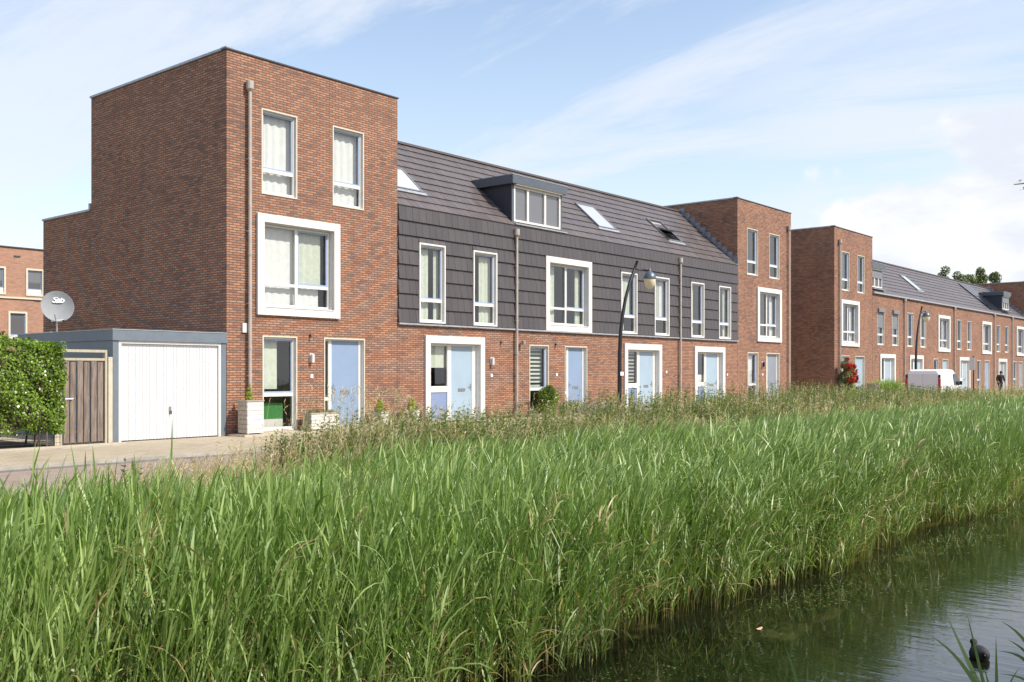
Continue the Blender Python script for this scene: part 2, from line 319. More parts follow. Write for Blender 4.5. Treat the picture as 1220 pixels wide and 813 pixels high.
def curve(P0, az, th0, th1, Ln, n, p=1.3):
    t = np.linspace(0, 1, n + 1); tm = (t[:-1] + t[1:]) / 2
    th = th0[:, None] + (th1 - th0)[:, None] * tm[None] ** p
    st = (Ln / n)[:, None]; H = np.stack([np.cos(az), np.sin(az)], -1)
    dh = np.concatenate([np.zeros((len(P0), 1)), np.cumsum(st * np.sin(th), 1)], 1); dz = np.concatenate([np.zeros((len(P0), 1)), np.cumsum(st * np.cos(th), 1)], 1)
    P = P0[:, None, :] + np.concatenate([dh[..., None] * H[:, None, :], dz[..., None]], -1)
    return P
def strips(P0, az, th0, th1, Ln, W, n, roll, tint, dry, prof=None, p=1.3):
    P = curve(P0, az, th0, th1, Ln, n, p)
    T = np.diff(P, axis=1); T = np.concatenate([T, T[:, -1:]], 1); T /= np.linalg.norm(T, axis=-1, keepdims=True) + 1e-9
    S = np.stack([-np.sin(az), np.cos(az), np.zeros_like(az)], -1)[:, None, :] * np.ones_like(T)
    Nn = np.cross(S, T); w_ = np.cos(roll)[:, None, None] * S + np.sin(roll)[:, None, None] * Nn
    pr = np.interp(np.linspace(0, 1, n + 1), np.linspace(0, 1, 5), PROF) if prof is None else np.interp(np.linspace(0, 1, n + 1), np.linspace(0, 1, len(prof)), prof)
    off = w_ * (W[:, None] * pr[None])[..., None] * .5
    V = np.stack([P - off, P + off], 2).reshape(-1, 3)
    k = n + 1; base = (np.arange(len(P0)) * k * 2)[:, None]; i = np.arange(n)[None] * 2
    F = np.stack([base + i, base + i + 1, base + i + 3, base + i + 2], -1).reshape(-1, 4)
    rp = k * 2
    D = np.repeat(dry, rp) if np.ndim(dry) == 1 else np.repeat(dry, 2, axis=1).ravel()
    return V, F, np.repeat(tint, rp), D
def merge(parts):
    Vs, Fs, Ts, Ds = [], [], [], []; n = 0
    for V, F, T, D in parts: Vs.append(V); Fs.append(F + n); Ts.append(T); Ds.append(D); n += len(V)
    return np.concatenate(Vs), np.concatenate(Fs), np.concatenate(Ts), np.concatenate(Ds)

# ------------------------------------------------------------------ ground, road, water
FY = 21.36            # facade plane
WZ = -.9              # water level
PR = [(-60, .0), (-3, .0), (-1.2, -.12), (.2, -.5), (1.1, -.92), (1.8, -1.5), (3.5, -1.7), (4.6, -1.2), (5.4, -.98), (6.5, -.75), (8.5, -.42), (10.5, -.2), (12.4, -.1), (13.0, -.09), (13.05, -.105), (900, -.105)]
def gz(y): return np.interp(y, [p[0] for p in PR], [p[1] for p in PR])
mb = MB(); xs = [-400, -60, -20, 0, 20, 40, 80, 140, 300, 1500]
for (y0, z0), (y1, z1) in zip(PR[:-1], PR[1:]):
    for a, b_ in zip(xs[:-1], xs[1:]): mb.quad((a, y0, z0), (b_, y0, z0), (b_, y1, z1), (a, y1, z1), 'bank')
tag(mb.build('ground'), kind='structure')
mb = MB(); mb.quad((-300, -2, WZ), (700, -2, WZ), (700, 6.2, WZ), (-300, 6.2, WZ), 'water'); tag(mb.build('water'), kind='structure')
mb = MB(); mb.quad((-100, 13.3, -.06), (500, 13.3, -.06), (500, 16.9, -.06), (-100, 16.9, -.06), 'road_pavers'); tag(mb.build('road'), kind='structure')
mb = MB(); mb.box(-100, 500, 13.1, 13.3, -.2, -.045, 'kerb'); mb.box(-100, 500, 16.9, 17.17, -.2, -.05, 'gutter'); mb.box(-100, 500, 17.17, 17.30, -.2, .006, 'kerb'); tag(mb.build('road_kerb'), kind='structure')
mb = MB(); mb.quad((-100, 17.3, 0), (500, 17.3, 0), (500, 34, 0), (-100, 34, 0), 'path_pavers'); tag(mb.build('pavement'), kind='structure')
mb = MB(); mb.box(14.33, 97, 20.62, FY - .004, -.1, .05, 'step_stone'); mb.box(3, 11.3, 20.75, 20.95, -.1, .03, 'step_stone'); mb.box(-100, 12.3, 20.35, 20.45, -.1, .022, 'kerb'); tag(mb.build('doorstep_paving'), kind='structure')

# ------------------------------------------------------------------ house pieces
def facade(mb, x0, x1, z0, z1, holes, y, m, dep=.14):
    xs = sorted({x0, x1, *[h[0] for h in holes], *[h[1] for h in holes]}); zs = sorted({z0, z1, *[h[2] for h in holes], *[h[3] for h in holes]})
    xs = [x for x in xs if x0 <= x <= x1]; zs = [z for z in zs if z0 <= z <= z1]
    for a, b_ in zip(xs[:-1], xs[1:]):
        for c, d in zip(zs[:-1], zs[1:]):
            cx, cz = (a + b_) / 2, (c + d) / 2
            if any(h[0] < cx < h[1] and h[2] < cz < h[3] for h in holes): continue
            mb.quad((a, y, c), (b_, y, c), (b_, y, d), (a, y, d), m)
    for h in holes:
        a, b_, c, d = h
        mb.quad((a, y, c), (a, y, d), (a, y + dep, d), (a, y + dep, c), m); mb.quad((b_, y, c), (b_, y + dep, c), (b_, y + dep, d), (b_, y, d), m)
        mb.quad((a, y, d), (b_, y, d), (b_, y + dep, d), (a, y + dep, d), m); mb.quad((a, y, c), (a, y + dep, c), (b_, y + dep, c), (b_, y, c), m)
def curtain(parent, x0, x1, z0, z1, y, m='curtain', amp=.014, wl=.23, name='curtain'):
    n = max(2, int((x1 - x0) / .02)); mb = MB(); ph = random.random() * 6
    P = [(x0 + (x1 - x0) * i / n, y + amp * (math.sin((x0 + (x1 - x0) * i / n) / wl * 6.28 + ph + 1.2 * math.sin(i * .07)))) for i in range(n + 1)]
    for (a, ya), (b_, yb) in zip(P[:-1], P[1:]): mb.quad((a, ya, z0), (b_, yb, z0), (b_, yb, z1), (a, ya, z1), m)
    return mb.build(name, parent, smooth=True)
def window(par, x0, x1, z0, z1, y=FY, style='brick', cur=None, rec=.10, split=.285):
    """tall one-column window. The opening in the wall is x0..x1, z0..z1"""
    f = MB(); zt = z0 + (z1 - z0) * split
    if style == 'tile': rec = .045; f.ring(x0, x1, z0, z1, .05, y - .075, y + .02, 'white'); e = .05
    else: f.ring(x0 - .012, x1 + .012, z0 - .012, z1 + .012, .035, y - .014, y + .004, 'cream'); f.ring(x0 + .005, x1 - .005, z0 + .005, z1 - .005, .02, y + .006, y + rec, 'liner'); e = .026
    a, b_, c, d = x0 + e, x1 - e, z0 + e, z1 - e
    f.ring(a, b_, c, d, .05, y + rec - .03, y + rec + .04, 'white', .06)
    f.box(a + .05, b_ - .05, y + rec - .03, y + rec + .035, zt - .045, zt + .045, 'white')
    o = f.build('window', par)
    s_ = MB(); s_.ring(a + .052, b_ - .052, zt + .047, d - .052, .04, y + rec - .012, y + rec + .03, 'sash_blue'); s_.build('sash', o)
    p = MB(); yy = y + rec + .02
    p.quad((a, yy, zt), (b_, yy, zt), (b_, yy, d), (a, yy, d), 'glass'); p.quad((a, yy, c), (b_, yy, c), (b_, yy, zt - .001), (a, yy, zt - .001), 'glass'); p.build('pane', o)
    for k in (cur or []): curtain(o, x0 + (x1 - x0) * k[0], x0 + (x1 - x0) * k[1], z0 + .05 + (z1 - z0) * k[2], z0 + (z1 - z0) * k[3] - .03, y + rec + .14, *(k[4:]))
    return o
def big_window(par, x0, x1, z0, z1, y=FY, cur=None, sw=.21):
    """square two-column window in a broad white surround"""
    f = MB(); f.ring(x0, x1, z0, z1, sw, y - .075, y + .012, 'white', sw * 1.05); a, b_, c, d = x0 + sw, x1 - sw, z0 + sw * 1.05, z1 - sw
    f.ring(a - .002, b_ + .002, c - .002, d + .002, .025, y + .013, y + .15, 'liner')
    a += .03; b_ -= .03; c += .03; d -= .03; yr = y + .12
    f.ring(a, b_, c, d, .055, yr, yr + .07, 'white'); mx_ = (a + b_) / 2; zt = c + (d - c) * .27
    f.box(mx_ - .045, mx_ + .045, yr, yr + .06, c + .055, d - .055, 'white'); f.box(a + .055, b_ - .055, yr + .002, yr + .058, zt - .04, zt + .04, 'white')
    f.box(a, b_, y - .09, y + .11, c - .05, c - .03, 'liner')
    o = f.build('window', par)
    s_ = MB(); s_.ring(mx_ + .047, b_ - .057, zt + .042, d - .057, .045, yr + .015, yr + .055, 'sash_blue'); s_.build('sash', o)
    p = MB(); yy = yr + .05; p.quad((a, yy, c), (mx_, yy, c), (mx_, yy, d), (a, yy, d), 'glass'); p.quad((mx_ + .001, yy, c), (b_, yy, c), (b_, yy, d), (mx_ + .001, yy, d), 'glass'); p.build('pane', o)
    for k in (cur or []): curtain(o, a + (b_ - a) * k[0], a + (b_ - a) * k[1], c + .03 + (d - c) * k[2], c + (d - c) * k[3] - .03, yr + .16, *(k[4:]))
    return o
def door_leaf(par, x0, x1, z0, z1, y, m, hs):
    d = MB(); d.box(x0, x1, y, y + .05, z0, z1, m); d.box(x0, x1, y - .012, y, z0, z0 + .06, 'liner'); o = d.build('door', par, bevel=.004)
    h = MB(); hx = x0 + .07 if hs < 0 else x1 - .07
    h.box(hx - .022, hx + .022, y - .008, y, 1.02, 1.24, 'steel'); h.tube([(hx, y - .008, 1.17), (hx, y - .055, 1.17), (hx - hs * .11, y - .055, 1.17)], .011, 'steel', 8)
    h.build('handle', o)
    l = MB(); lx = (x0 + x1) / 2; l.ring(lx - .16, lx + .16, 1.0, 1.09, .018, y - .016, y, 'steel'); l.box(lx - .14, lx + .14, y - .010, y, 1.018, 1.072, 'steel'); l.build('letterbox', o)
    return o
def combo_door(par, x0, x1, zt=2.74, y=FY, leaf='door_pale', blind=None, z0=.06):
    f = MB(); sw = .2; yr = y + .13
    f.box(x0, x1, y - .07, y + .012, zt - sw - .03, zt, 'white'); f.box(x0, x0 + sw, y - .07, y + .012, z0, zt - sw - .03, 'white'); f.box(x1 - sw, x1, y - .07, y + .012, z0, zt - sw - .03, 'white')
    a, b_, d = x0 + sw, x1 - sw, zt - sw - .03
    f.box(a - .002, a + .02, y + .013, y + .2, z0, d, 'liner'); f.box(b_ - .02, b_ + .002, y + .013, y + .2, z0, d, 'liner'); f.box(a + .02, b_ - .02, y + .013, y + .2, d - .02, d + .002, 'liner')
    a += .021; b_ -= .021; d -= .021; m0 = a + .92; m1 = m0 + .17
    f.box(a, a + .05, yr, yr + .07, z0, d, 'white'); f.box(m0, m1, yr - .01, yr + .07, z0, d, 'white'); f.box(b_ - .19, b_, yr, yr + .07, z0, d, 'white')
    f.box(a + .05, m0, yr, yr + .06, d - .06, d, 'white'); f.box(m1, b_ - .19, yr, yr + .06, d - .05, d, 'white'); f.box(a + .05, m0, yr - .004, yr + .06, .98, 1.17, 'white'); f.box(a + .05, m0, yr, yr + .06, z0, z0 + .07, 'white')
    o = f.build('door_frame', par)
    p = MB(); p.quad((a + .05, yr + .05, 1.17), (m0, yr + .05, 1.17), (m0, yr + .05, d - .06), (a + .05, yr + .05, d - .06), 'glass'); p.build('pane', o)
    q = MB(); q.box(a + .05, m0, yr + .02, yr + .05, z0 + .07, .98, 'panel_blue'); q.build('panel', o)
    if blind == 'half': curtain(o, a + .05, m0, 1.75, d - .06, yr + .12, 'curtain_green', .003, name='blind')
    if blind == 'slats':
        s_ = MB()
        for k in range(9): s_.box(a + .05, m0, yr + .12, yr + .123, 1.22 + k * .14, 1.28 + k * .14, 'blind_grey')
        s_.build('blind', o)
    if blind == 'low': curtain(o, a + .05, m0, 1.17, 1.5, yr + .12, 'curtain', .003, name='blind')
    door_leaf(par, m1, b_ - .19, z0 + .01, d - .05, yr + .01, leaf, 1)
def single_door(par, x0, x1, zt=2.55, y=FY, leaf='door_blue', z0=.06):
    f = MB(); yr = y + .11
    f.box(x0 - .012, x1 + .012, y - .014, y + .004, zt - .025, zt + .012, 'cream'); f.box(x0 - .012, x0 + .02, y - .014, y + .004, z0, zt - .025, 'cream'); f.box(x1 - .02, x1 + .012, y - .014, y + .004, z0, zt - .025, 'cream')
    f.box(x0 + .005, x0 + .025, y + .006, y + .2, z0, zt, 'liner'); f.box(x1 - .025, x1 - .005, y + .006, y + .2, z0, zt, 'liner'); f.box(x0 + .025, x1 - .025, y + .006, y + .2, zt - .025, zt - .005, 'liner')
    a, b_, d = x0 + .026, x1 - .026, zt - .026; m0 = a + .2; m1 = m0 + .11
    f.box(a, a + .035, yr, yr + .06, z0, d, 'white'); f.box(m0, m1, yr - .01, yr + .06, z0, d, 'white'); f.box(b_ - .1, b_, yr, yr + .06, z0, d, 'white')
    f.box(a + .035, m0, yr, yr + .06, d - .05, d, 'white'); f.box(m1, b_ - .1, yr, yr + .06, d - .035, d, 'white'); f.box(a + .035, m0, yr - .003, yr + .06, .82, .91, 'white'); f.box(a + .035, m0, yr, yr + .06, z0, z0 + .05, 'white')
    o = f.build('door_frame', par)
    p = MB(); p.quad((a, yr + .04, z0), (m0, yr + .04, z0), (m0, yr + .04, d), (a, yr + .04, d), 'glass'); p.build('pane', o)
    door_leaf(par, m1, b_ - .1, z0 + .01, d - .035, yr + .01, leaf, -1)
def ground_window(par, x0, x1, zt=2.55, y=FY, cur=None, blind=None, z0=.07):
    o = window(par, x0, x1, z0, zt, y, 'brick', cur, .11, .38)
    if blind == 'slats':
        s_ = MB()
        for k in range(10): s_.box(x0 + .08, x1 - .08, y + .26, y + .263, 1.1 + k * .14, 1.165 + k * .14, 'curtain_green')
        s_.build('blind', o)
    return o
def downpipe(par, x, zt, y=FY - .10, label=None):
    p = MB(); p.tube([(x, y, .05), (x, y, zt - .25)], .048, 'pipe', 12)
    z = 1.5
    while z < zt - .4: p.box(x - .056, x + .056, y - .03, y + .098, z, z + .03, 'pipe'); z += 1.85
    for z in (2.2, 4.6): 
        if z < zt - .5: p.tube([(x, y, z), (x, y, z + .09)], .056, 'pipe', 12)
    o = p.build('downpipe', par, smooth=False)
    h = MB(); h.tube([(x, y, zt - .27), (x, y, zt - .22), (x, y, zt - .2), (x, y, zt)], [.05, .085, .10, .10], 'pipe', 14); h.tube([(x, y, zt - .07), (x, y + .12, zt - .07)], .05, 'pipe', 8); h.build('hopper', o)
def lamp(par, x, z=1.98, dark=False):
    l = MB(); l.box(x - .05, x + .05, FY - .03, FY - .002, z - .12, z + .12, 'liner'); l.tube([(x, FY - .03, z + .05), (x, FY - .09, z + .05)], .02, 'liner', 8)
    l.tube([(x, FY - .09, z - .13), (x, FY - .09, z + .09), (x, FY - .09, z + .11)], [.05, .05, .03], 'black_metal' if dark else 'liner', 12); l.build('wall_lamp', par)
def bell(par, x, z=1.5):
    l = MB(); l.box(x - .045, x + .045, FY - .02, FY - .002, z - .05, z + .05, 'number_white'); l.build('doorbell', par)
def detector(par, x, z=2.62):
    l = MB(); l.box(x - .03, x + .03, FY - .05, FY - .002, z - .04, z + .02, 'black_metal'); l.tube([(x, FY - .04, z), (x, FY - .12, z - .05)], .025, 'steel', 8); l.build('security_light', par)
def rooms(par, x0, x1, z1, deep=3.6, floors=(.06, 2.86, 5.9)):
    r = MB(); y0, y1 = FY + .26, FY + deep; zs = [f_ for f_ in floors if f_ < z1 - .8] + [z1]
    for a, b_ in zip(zs[:-1], zs[1:]):
        a += .02; b_ -= .14; X0, X1 = x0 + .08, x1 - .08
        r.quad((X0, y0, a), (X1, y0, a), (X1, y1, a), (X0, y1, a), 'room'); r.quad((X0, y0, b_), (X0, y1, b_), (X1, y1, b_), (X1, y0, b_), 'room')
        r.quad((X0, y1, a), (X1, y1, a), (X1, y1, b_), (X0, y1, b_), 'room'); r.quad((X0, y0, a), (X0, y1, a), (X0, y1, b_), (X0, y0, b_), 'room'); r.quad((X1, y0, a), (X1, y0, b_), (X1, y1, b_), (X1, y1, a), 'room')
    r.build('room', par)
def tiles(name, par, o, u, v, lu, lv, holes, m, row=.42, tw=.3, lift=.028, shift=0.):
    """overlapping tiles on the plane o + a*u + b*v; holes are (a0,a1,b0,b1)"""
    o, u, v = Vector(o), Vector(u), Vector(v); n = u.cross(v).normalized(); mb = MB(); mb.t = []
    nr = max(1, round(lv / row)); row = lv / nr
    for k in range(nr):
        b0, b1 = k * row, (k + 1) * row; a = -((k * .5 + shift) % 1) * tw
        while a < lu:
            spans = [(max(a + .004, 0), min(a + tw - .004, lu))]
            bb0, bb1 = b0, b1
            for h in holes:
                if h[2] < b1 - .02 and h[3] > b0 + .02:
                    if h[3] < b1 - .05 and h[2] <= b0 + .02: 
                        # hole ends inside the row: short tile above it
                        pass
                    ns = []
                    for s0, s1 in spans:
                        if h[1] <= s0 or h[0] >= s1: ns.append((s0, s1, b0, b1) if False else (s0, s1)); continue
                        if s0 < h[0]: ns.append((s0, h[0]))
                        if s1 > h[1]: ns.append((h[1], s1))
                        # pieces of this tile above / below the hole
                        if h[3] < b1 - .03: one(mb, o, u, v, n, max(s0, h[0]), min(s1, h[1]), h[3], b1, m, lift)
                        if h[2] > b0 + .03: one(mb, o, u, v, n, max(s0, h[0]), min(s1, h[1]), b0, h[2], m, lift)
                    spans = ns
            for s0, s1 in spans:
                if s1 - s0 > .012: one(mb, o, u, v, n, s0, s1, b0, b1, m, lift)
            a += tw
    return mb.build(name, par)
def one(mb, o, u, v, n, a0, a1, b0, b1, m, lift):
    j = random.uniform(-.004, .004); t = random.random()
    lo = n * (lift + .012 + j); lo2 = n * (lift + .012 + random.uniform(-.0025, .0025)); hi = n * .010
    A, B, D, E = o + a0 * u + b0 * v, o + a1 * u + b0 * v, o + a1 * u + b1 * v, o + a0 * u + b1 * v
    q = mb.quad; k = len(mb.f)
    q(A + lo, B + lo2, D + hi, E + hi, m); q(A, B, B + lo2, A + lo, m); q(A, A + lo, E + hi, E, m); q(B, D, D + hi, B + lo2, m)
    mb.t += [t] * (len(mb.f) - k)
EZ = 6.58; RY = 24.5; RZ = 9.40
SN = math.hypot(RY - FY, RZ - EZ); SV = Vector((0, (RY - FY) / SN, (RZ - EZ) / SN))
def roof(par, x0, x1, ez, holes=()):
    k = RZ - (EZ - ez) * .9 - ez; sv = Vector((0, RY - FY, k)); ln = sv.length; sv.normalize()
    b = MB(); rz = ez + k
    b.quad((x0, FY, ez), (x1, FY, ez), (x1, RY, rz), (x0, RY, rz), 'tile_joint'); b.quad((x0, RY, rz), (x1, RY, rz), (x1, 28.2, rz - 3.3), (x0, 28.2, rz - 3.3), 'roof_tile'); b.t = [0., .5]
    b.box(x0, x1, RY - .12, RY + .12, rz + .0, rz + .075, 'roof_tile'); b.t += [.6] * 6
    o = b.build('roof', par)
    tiles('roof_tiles', o, (x0, FY - .03, ez), (1, 0, 0), sv, x1 - x0, ln, holes, 'roof_tile', .42, .3, .03)
    return o, sv, rz
def on_roof(x, s_, sv, ez, n=0.):
    nn = Vector((1, 0, 0)).cross(sv).normalized()
    return Vector((x, FY - .03, ez)) + s_ * sv + nn * n
def obox(mb, x0, x1, s0, s1, n0, n1, sv, ez, m):
    k = len(mb.v)
    for n_ in (n0, n1):
        for s_ in (s0, s1):
            for x in (x0, x1): mb.v.append(tuple(on_roof(x, s_, sv, ez, n_)))
    for f in ((0, 2, 3, 1), (4, 5, 7, 6), (0, 1, 5, 4), (2, 6, 7, 3), (0, 4, 6, 2), (1, 3, 7, 5)): mb.f.append(tuple(k + i for i in f)); mb.m.append(mb.mi(m))
def skylight(par, x0, x1, s0, s1, sv, ez, op=False, glass='roof_glass'):
    f = MB()
    for a, b_, c, d in ((x0, x1, s1 - .06, s1), (x0, x1, s0, s0 + .06), (x0, x0 + .06, s0 + .06, s1 - .06), (x1 - .06, x1, s0 + .06, s1 - .06)): obox(f, a, b_, c, d, .0, .09, sv, ez, 'shutter')
    obox(f, x0 - .1, x1 + .1, s0 - .14, s0, .03, .06, sv, ez, 'zinc'); o = f.build('skylight', par)
    p = MB()
    if not op: obox(p, x0 + .06, x1 - .06, s0 + .06, s1 - .06, .05, .07, sv, ez, glass)
    else:
        obox(p, x0 + .06, x1 - .06, s0 + .06, s1 - .06, .0, .02, sv, ez, 'room')
        # pivot sash turned about its middle
        sm = (s0 + s1) / 2; nn = Vector((1, 0, 0)).cross(sv).normalized(); cq = Matrix.Rotation(R(-24), 3, 'X'); h = (s1 - s0) / 2 - .02
        for (a, b_, c, d, mm, th) in ((x0 + .05, x1 - .05, -h, -h + .06, 'shutter', .05), (x0 + .05, x1 - .05, h - .06, h, 'shutter', .05), (x0 + .05, x0 + .1, -h + .06, h - .06, 'shutter', .05), (x1 - .1, x1 - .05, -h + .06, h - .06, 'shutter', .05), (x0 + .1, x1 - .1, -h + .06, h - .06, 'dormer_glass', .02)):
            k = len(p.v); ctr = on_roof(0, sm, sv, ez, .1)
            for n_ in (0, th):
                for s_ in (c, d):
                    for x in (a, b_):
                        q = cq @ (sv * s_ + nn * n_); p.v.append((x, ctr.y + q.y, ctr.z + q.z))
            for f_ in ((0, 2, 3, 1), (4, 5, 7, 6), (0, 1, 5, 4), (2, 6, 7, 3), (0, 4, 6, 2), (1, 3, 7, 5)): p.f.append(tuple(k + i for i in f_)); p.m.append(p.mi(mm))
    p.build('pane', o); return o
def dormer(par, x0, x1, z0, z1, yf, ez, nwin=3, shutter=False, ov=.14):
    """flat-roofed box dormer"""
    d = MB(); yb = FY + (z1 - ez) / .9 + .3; fy = yf - .16
    def cheek(x, s_):
        pts = [(x, yf, z0 - .05), (x, yf, z1 - .02), (x, yb, z1 - .02), (x, yf + .02 + (z0 - .05 - ez) / .9 * .2, z0 - .1)]
        d.poly(pts if s_ < 0 else pts[::-1], 'dormer_side')
    cheek(x0, -1); cheek(x1, 1)
    d.box(x0 - .01, x0 + .09, yf - .01, yf + .03, z0, z1 - .02, 'dormer_grey'); d.box(x1 - .09, x1 + .01, yf - .01, yf + .03, z0, z1 - .02, 'dormer_grey')
    d.quad((x0, yf + .25, z0), (x1, yf + .25, z0), (x1, yf + .25, z1), (x0, yf + .25, z1), 'curtain')
    o = d.build('dormer', par)
    t = MB(); t.box(x0 - ov, x1 + ov, fy, yb, z1 - .02, z1 + .27, 'dormer_grey'); t.box(x0 - ov - .01, x1 + ov + .01, fy - .01, yb, z1 + .27, z1 + .29, 'zinc'); t.box(x0 + .09, x1 - .09, fy + .02, yf + .02, z1 - .05, z1 - .021, 'cream'); t.build('fascia', o)
    f = MB(); a, b_ = x0 + .09, x1 - .09; c, e = z0 + .04, z1 - .06; f.ring(a, b_, c, e, .07, yf - .02, yf + .06, 'white')
    zs = e
    if nwin == 3: ms = [a + (b_ - a) * .29, a + (b_ - a) * .66]
    else: ms = [a + (b_ - a) * k / nwin for k in range(1, nwin)]
    for m_ in ms: f.box(m_ - .05, m_ + .05, yf - .021, yf + .055, c + .07, e - .07, 'white')
    wd = f.build('window', o)
    p = MB(); p.quad((a, yf + .04, c), (b_, yf + .04, c), (b_, yf + .04, e), (a, yf + .04, e), 'dormer_glass'); p.build('pane', o)
    if shutter:
        s_ = MB(); s_.box(a, b_, yf - .03, yf - .022, c + (e - c) * .5, e, 'shutter'); s_.box(a, b_, yf - .10, yf - .02, e - .1, e + .03, 'shutter'); s_.build('shutter', o)
    l = MB(); l.box(x0 - .02, x1 + .1, FY - .08, yf + .02, z0 - .09, z0 - .05, 'zinc')
    # flashing up the left cheek
    for x in (x0 - .03, x1 + .03):
        l.quad((x - .05, yf - .02, z0 - .03), (x + .05, yf - .02, z0 - .03), (x + .05, yb - .2, z1 - .06), (x - .05, yb - .2, z1 - .06), 'zinc')
    l.build('flashing', o); return o
def flashing(par, x, ez, sv, ln):
    l = MB(); n = 11; 
    for k in range(n):
        s0 = ln * k / n; p0 = on_roof(x, s0, sv, ez); p1 = on_roof(x, s0 + ln / n, sv, ez)
        l.box(x - .012, x - .002, p0.y, p1.y + .02, p0.z + .0, p1.z + .17, 'lead')
        l.box(x - .16, x - .012, p0.y, p1.y, p0.z + .05, p0.z + .075, 'lead')
    l.build('flashing', par)

FZ = 9.74
def tower(x0, name_label, left=True, side_low=True, curt=True, pipe=.62, doorm='door_blue', group='three-storey tower houses', flash=False, detailed=True, mirror=False):
    par = empty('tower_house', name_label, 'house', group, (x0 + 2.95, FY, 0))
    x1 = x0 + 5.87; BY = 28.3
    if not mirror: A, B, big, gw, dr = (x0 + 1.05, x0 + 2.17), (x0 + 3.41, x0 + 4.53), (x0 + .88, x0 + 3.62), (x0 + 1.08, x0 + 2.17), (x0 + 3.11, x0 + 4.57)
    else: A, B, big, gw, dr = (x0 + .96, x0 + 2.08), (x0 + 3.36, x0 + 4.46), (x0 + 1.98, x0 + 4.65), (x0 + 1.03, x0 + 2.12), (x0 + 3.02, x0 + 4.49)
    holes = [(*A, 6.26, 8.46), (*B, 6.26, 8.46), (big[0] + .19, big[1] - .19, 3.31, 5.53), (*gw, .07, 2.55), (*dr, .06, 2.55)]
    mb = MB(); facade(mb, x0, x1, 0, FZ, holes, FY, 'brick')
    for xx, f_ in ((x0, 1), (x1, -1)):
        p = [(xx, FY, 0), (xx, FY, FZ), (xx, BY, FZ), (xx, BY, 0)]; mb.poly(p[::f_], 'brick')
        q = [(xx, BY, 0), (xx, BY, 6.4), (xx, 31.4, 6.4), (xx, 31.4, 0)]; mb.poly(q[::f_], 'brick')
    mb.quad((x0, BY, 6.2), (x1, BY, 6.2), (x1, BY, FZ), (x0, BY, FZ), 'brick'); mb.quad((x0, 31.4, 0), (x1, 31.4, 0), (x1, 31.4, 6.4), (x0, 31.4, 6.4), 'brick')
    mb.build('wall', par)
    r_ = MB(); r_.quad((x0, FY, FZ - .1), (x1, FY, FZ - .1), (x1, BY, FZ - .1), (x0, BY, FZ - .1), 'dark_trim'); r_.quad((x0, BY, 6.3), (x1, BY, 6.3), (x1, 31.4, 6.3), (x0, 31.4, 6.3), 'dark_trim'); ro = r_.build('roof', par)
    c = MB(); c.box(x0 - .03, x1 + .03, FY - .03, FY + .2, FZ + .0, FZ + .035, 'dark_trim'); c.box(x0 - .035, x0 + .2, FY + .2, BY + .03, FZ, FZ + .06, 'zinc'); c.box(x1 - .2, x1 + .03, FY + .2, BY + .03, FZ, FZ + .06, 'zinc'); c.box(x0 + .2, x1 - .2, BY - .2, BY + .03, FZ, FZ + .06, 'zinc')
    c.box(x0 - .035, x0 + .2, FY - .03, FY + .2, FZ + .036, FZ + .07, 'zinc')
    c.box(x0 - .035, x0 + .2, BY + .05, 31.43, 6.4, 6.46, 'zinc'); c.box(x0 + .2, x1, 31.2, 31.43, 6.4, 6.46, 'zinc'); c.box(x0 - .05, x0 + .04, BY, BY + .08, 6.44, 6.62, 'zinc'); c.build('coping', ro)
    cu = [(.0, 1, 0, .97)] if curt else [(0, .35, 0, .97)]
    window(par, *A, 6.26, 8.46, cur=cu); window(par, *B, 6.26, 8.46, cur=[(.0, .95, .0, .98)] if curt else [(0, .4, 0, .98)])
    big_window(par, *big, 3.1, 5.73, cur=[(.0, .5, .22, 1., 'curtain', .004), (.5, .92, .3, 1., 'curtain_green', .008), (.0, .88, 0, .3, 'curtain', .01)] if curt else [(.0, .22, 0, 1), (.78, 1, 0, 1)])
    ground_window(par, *gw, cur=[(.0, .58, .42, 1., 'curtain_green', .004)] if curt else [(.1, .9, .3, .95, 'curtain')])
    single_door(par, *dr, leaf=doorm)
    rooms(par, x0, x1, 9.3); downpipe(par, x0 + pipe, 9.05); lamp(par, (gw[1] + dr[0]) / 2, 2.0, not curt); bell(par, (gw[1] + dr[0]) / 2 + .03, 1.5)
    if detailed:
        detector(par, x0 + 2.62, 2.62)
        m_ = MB(); m_.box(x0 + .44, x0 + .57, FY - .05, FY - .003, 2.62, 2.86, 'liner'); m_.build('meter_box', par)
    return par, x1
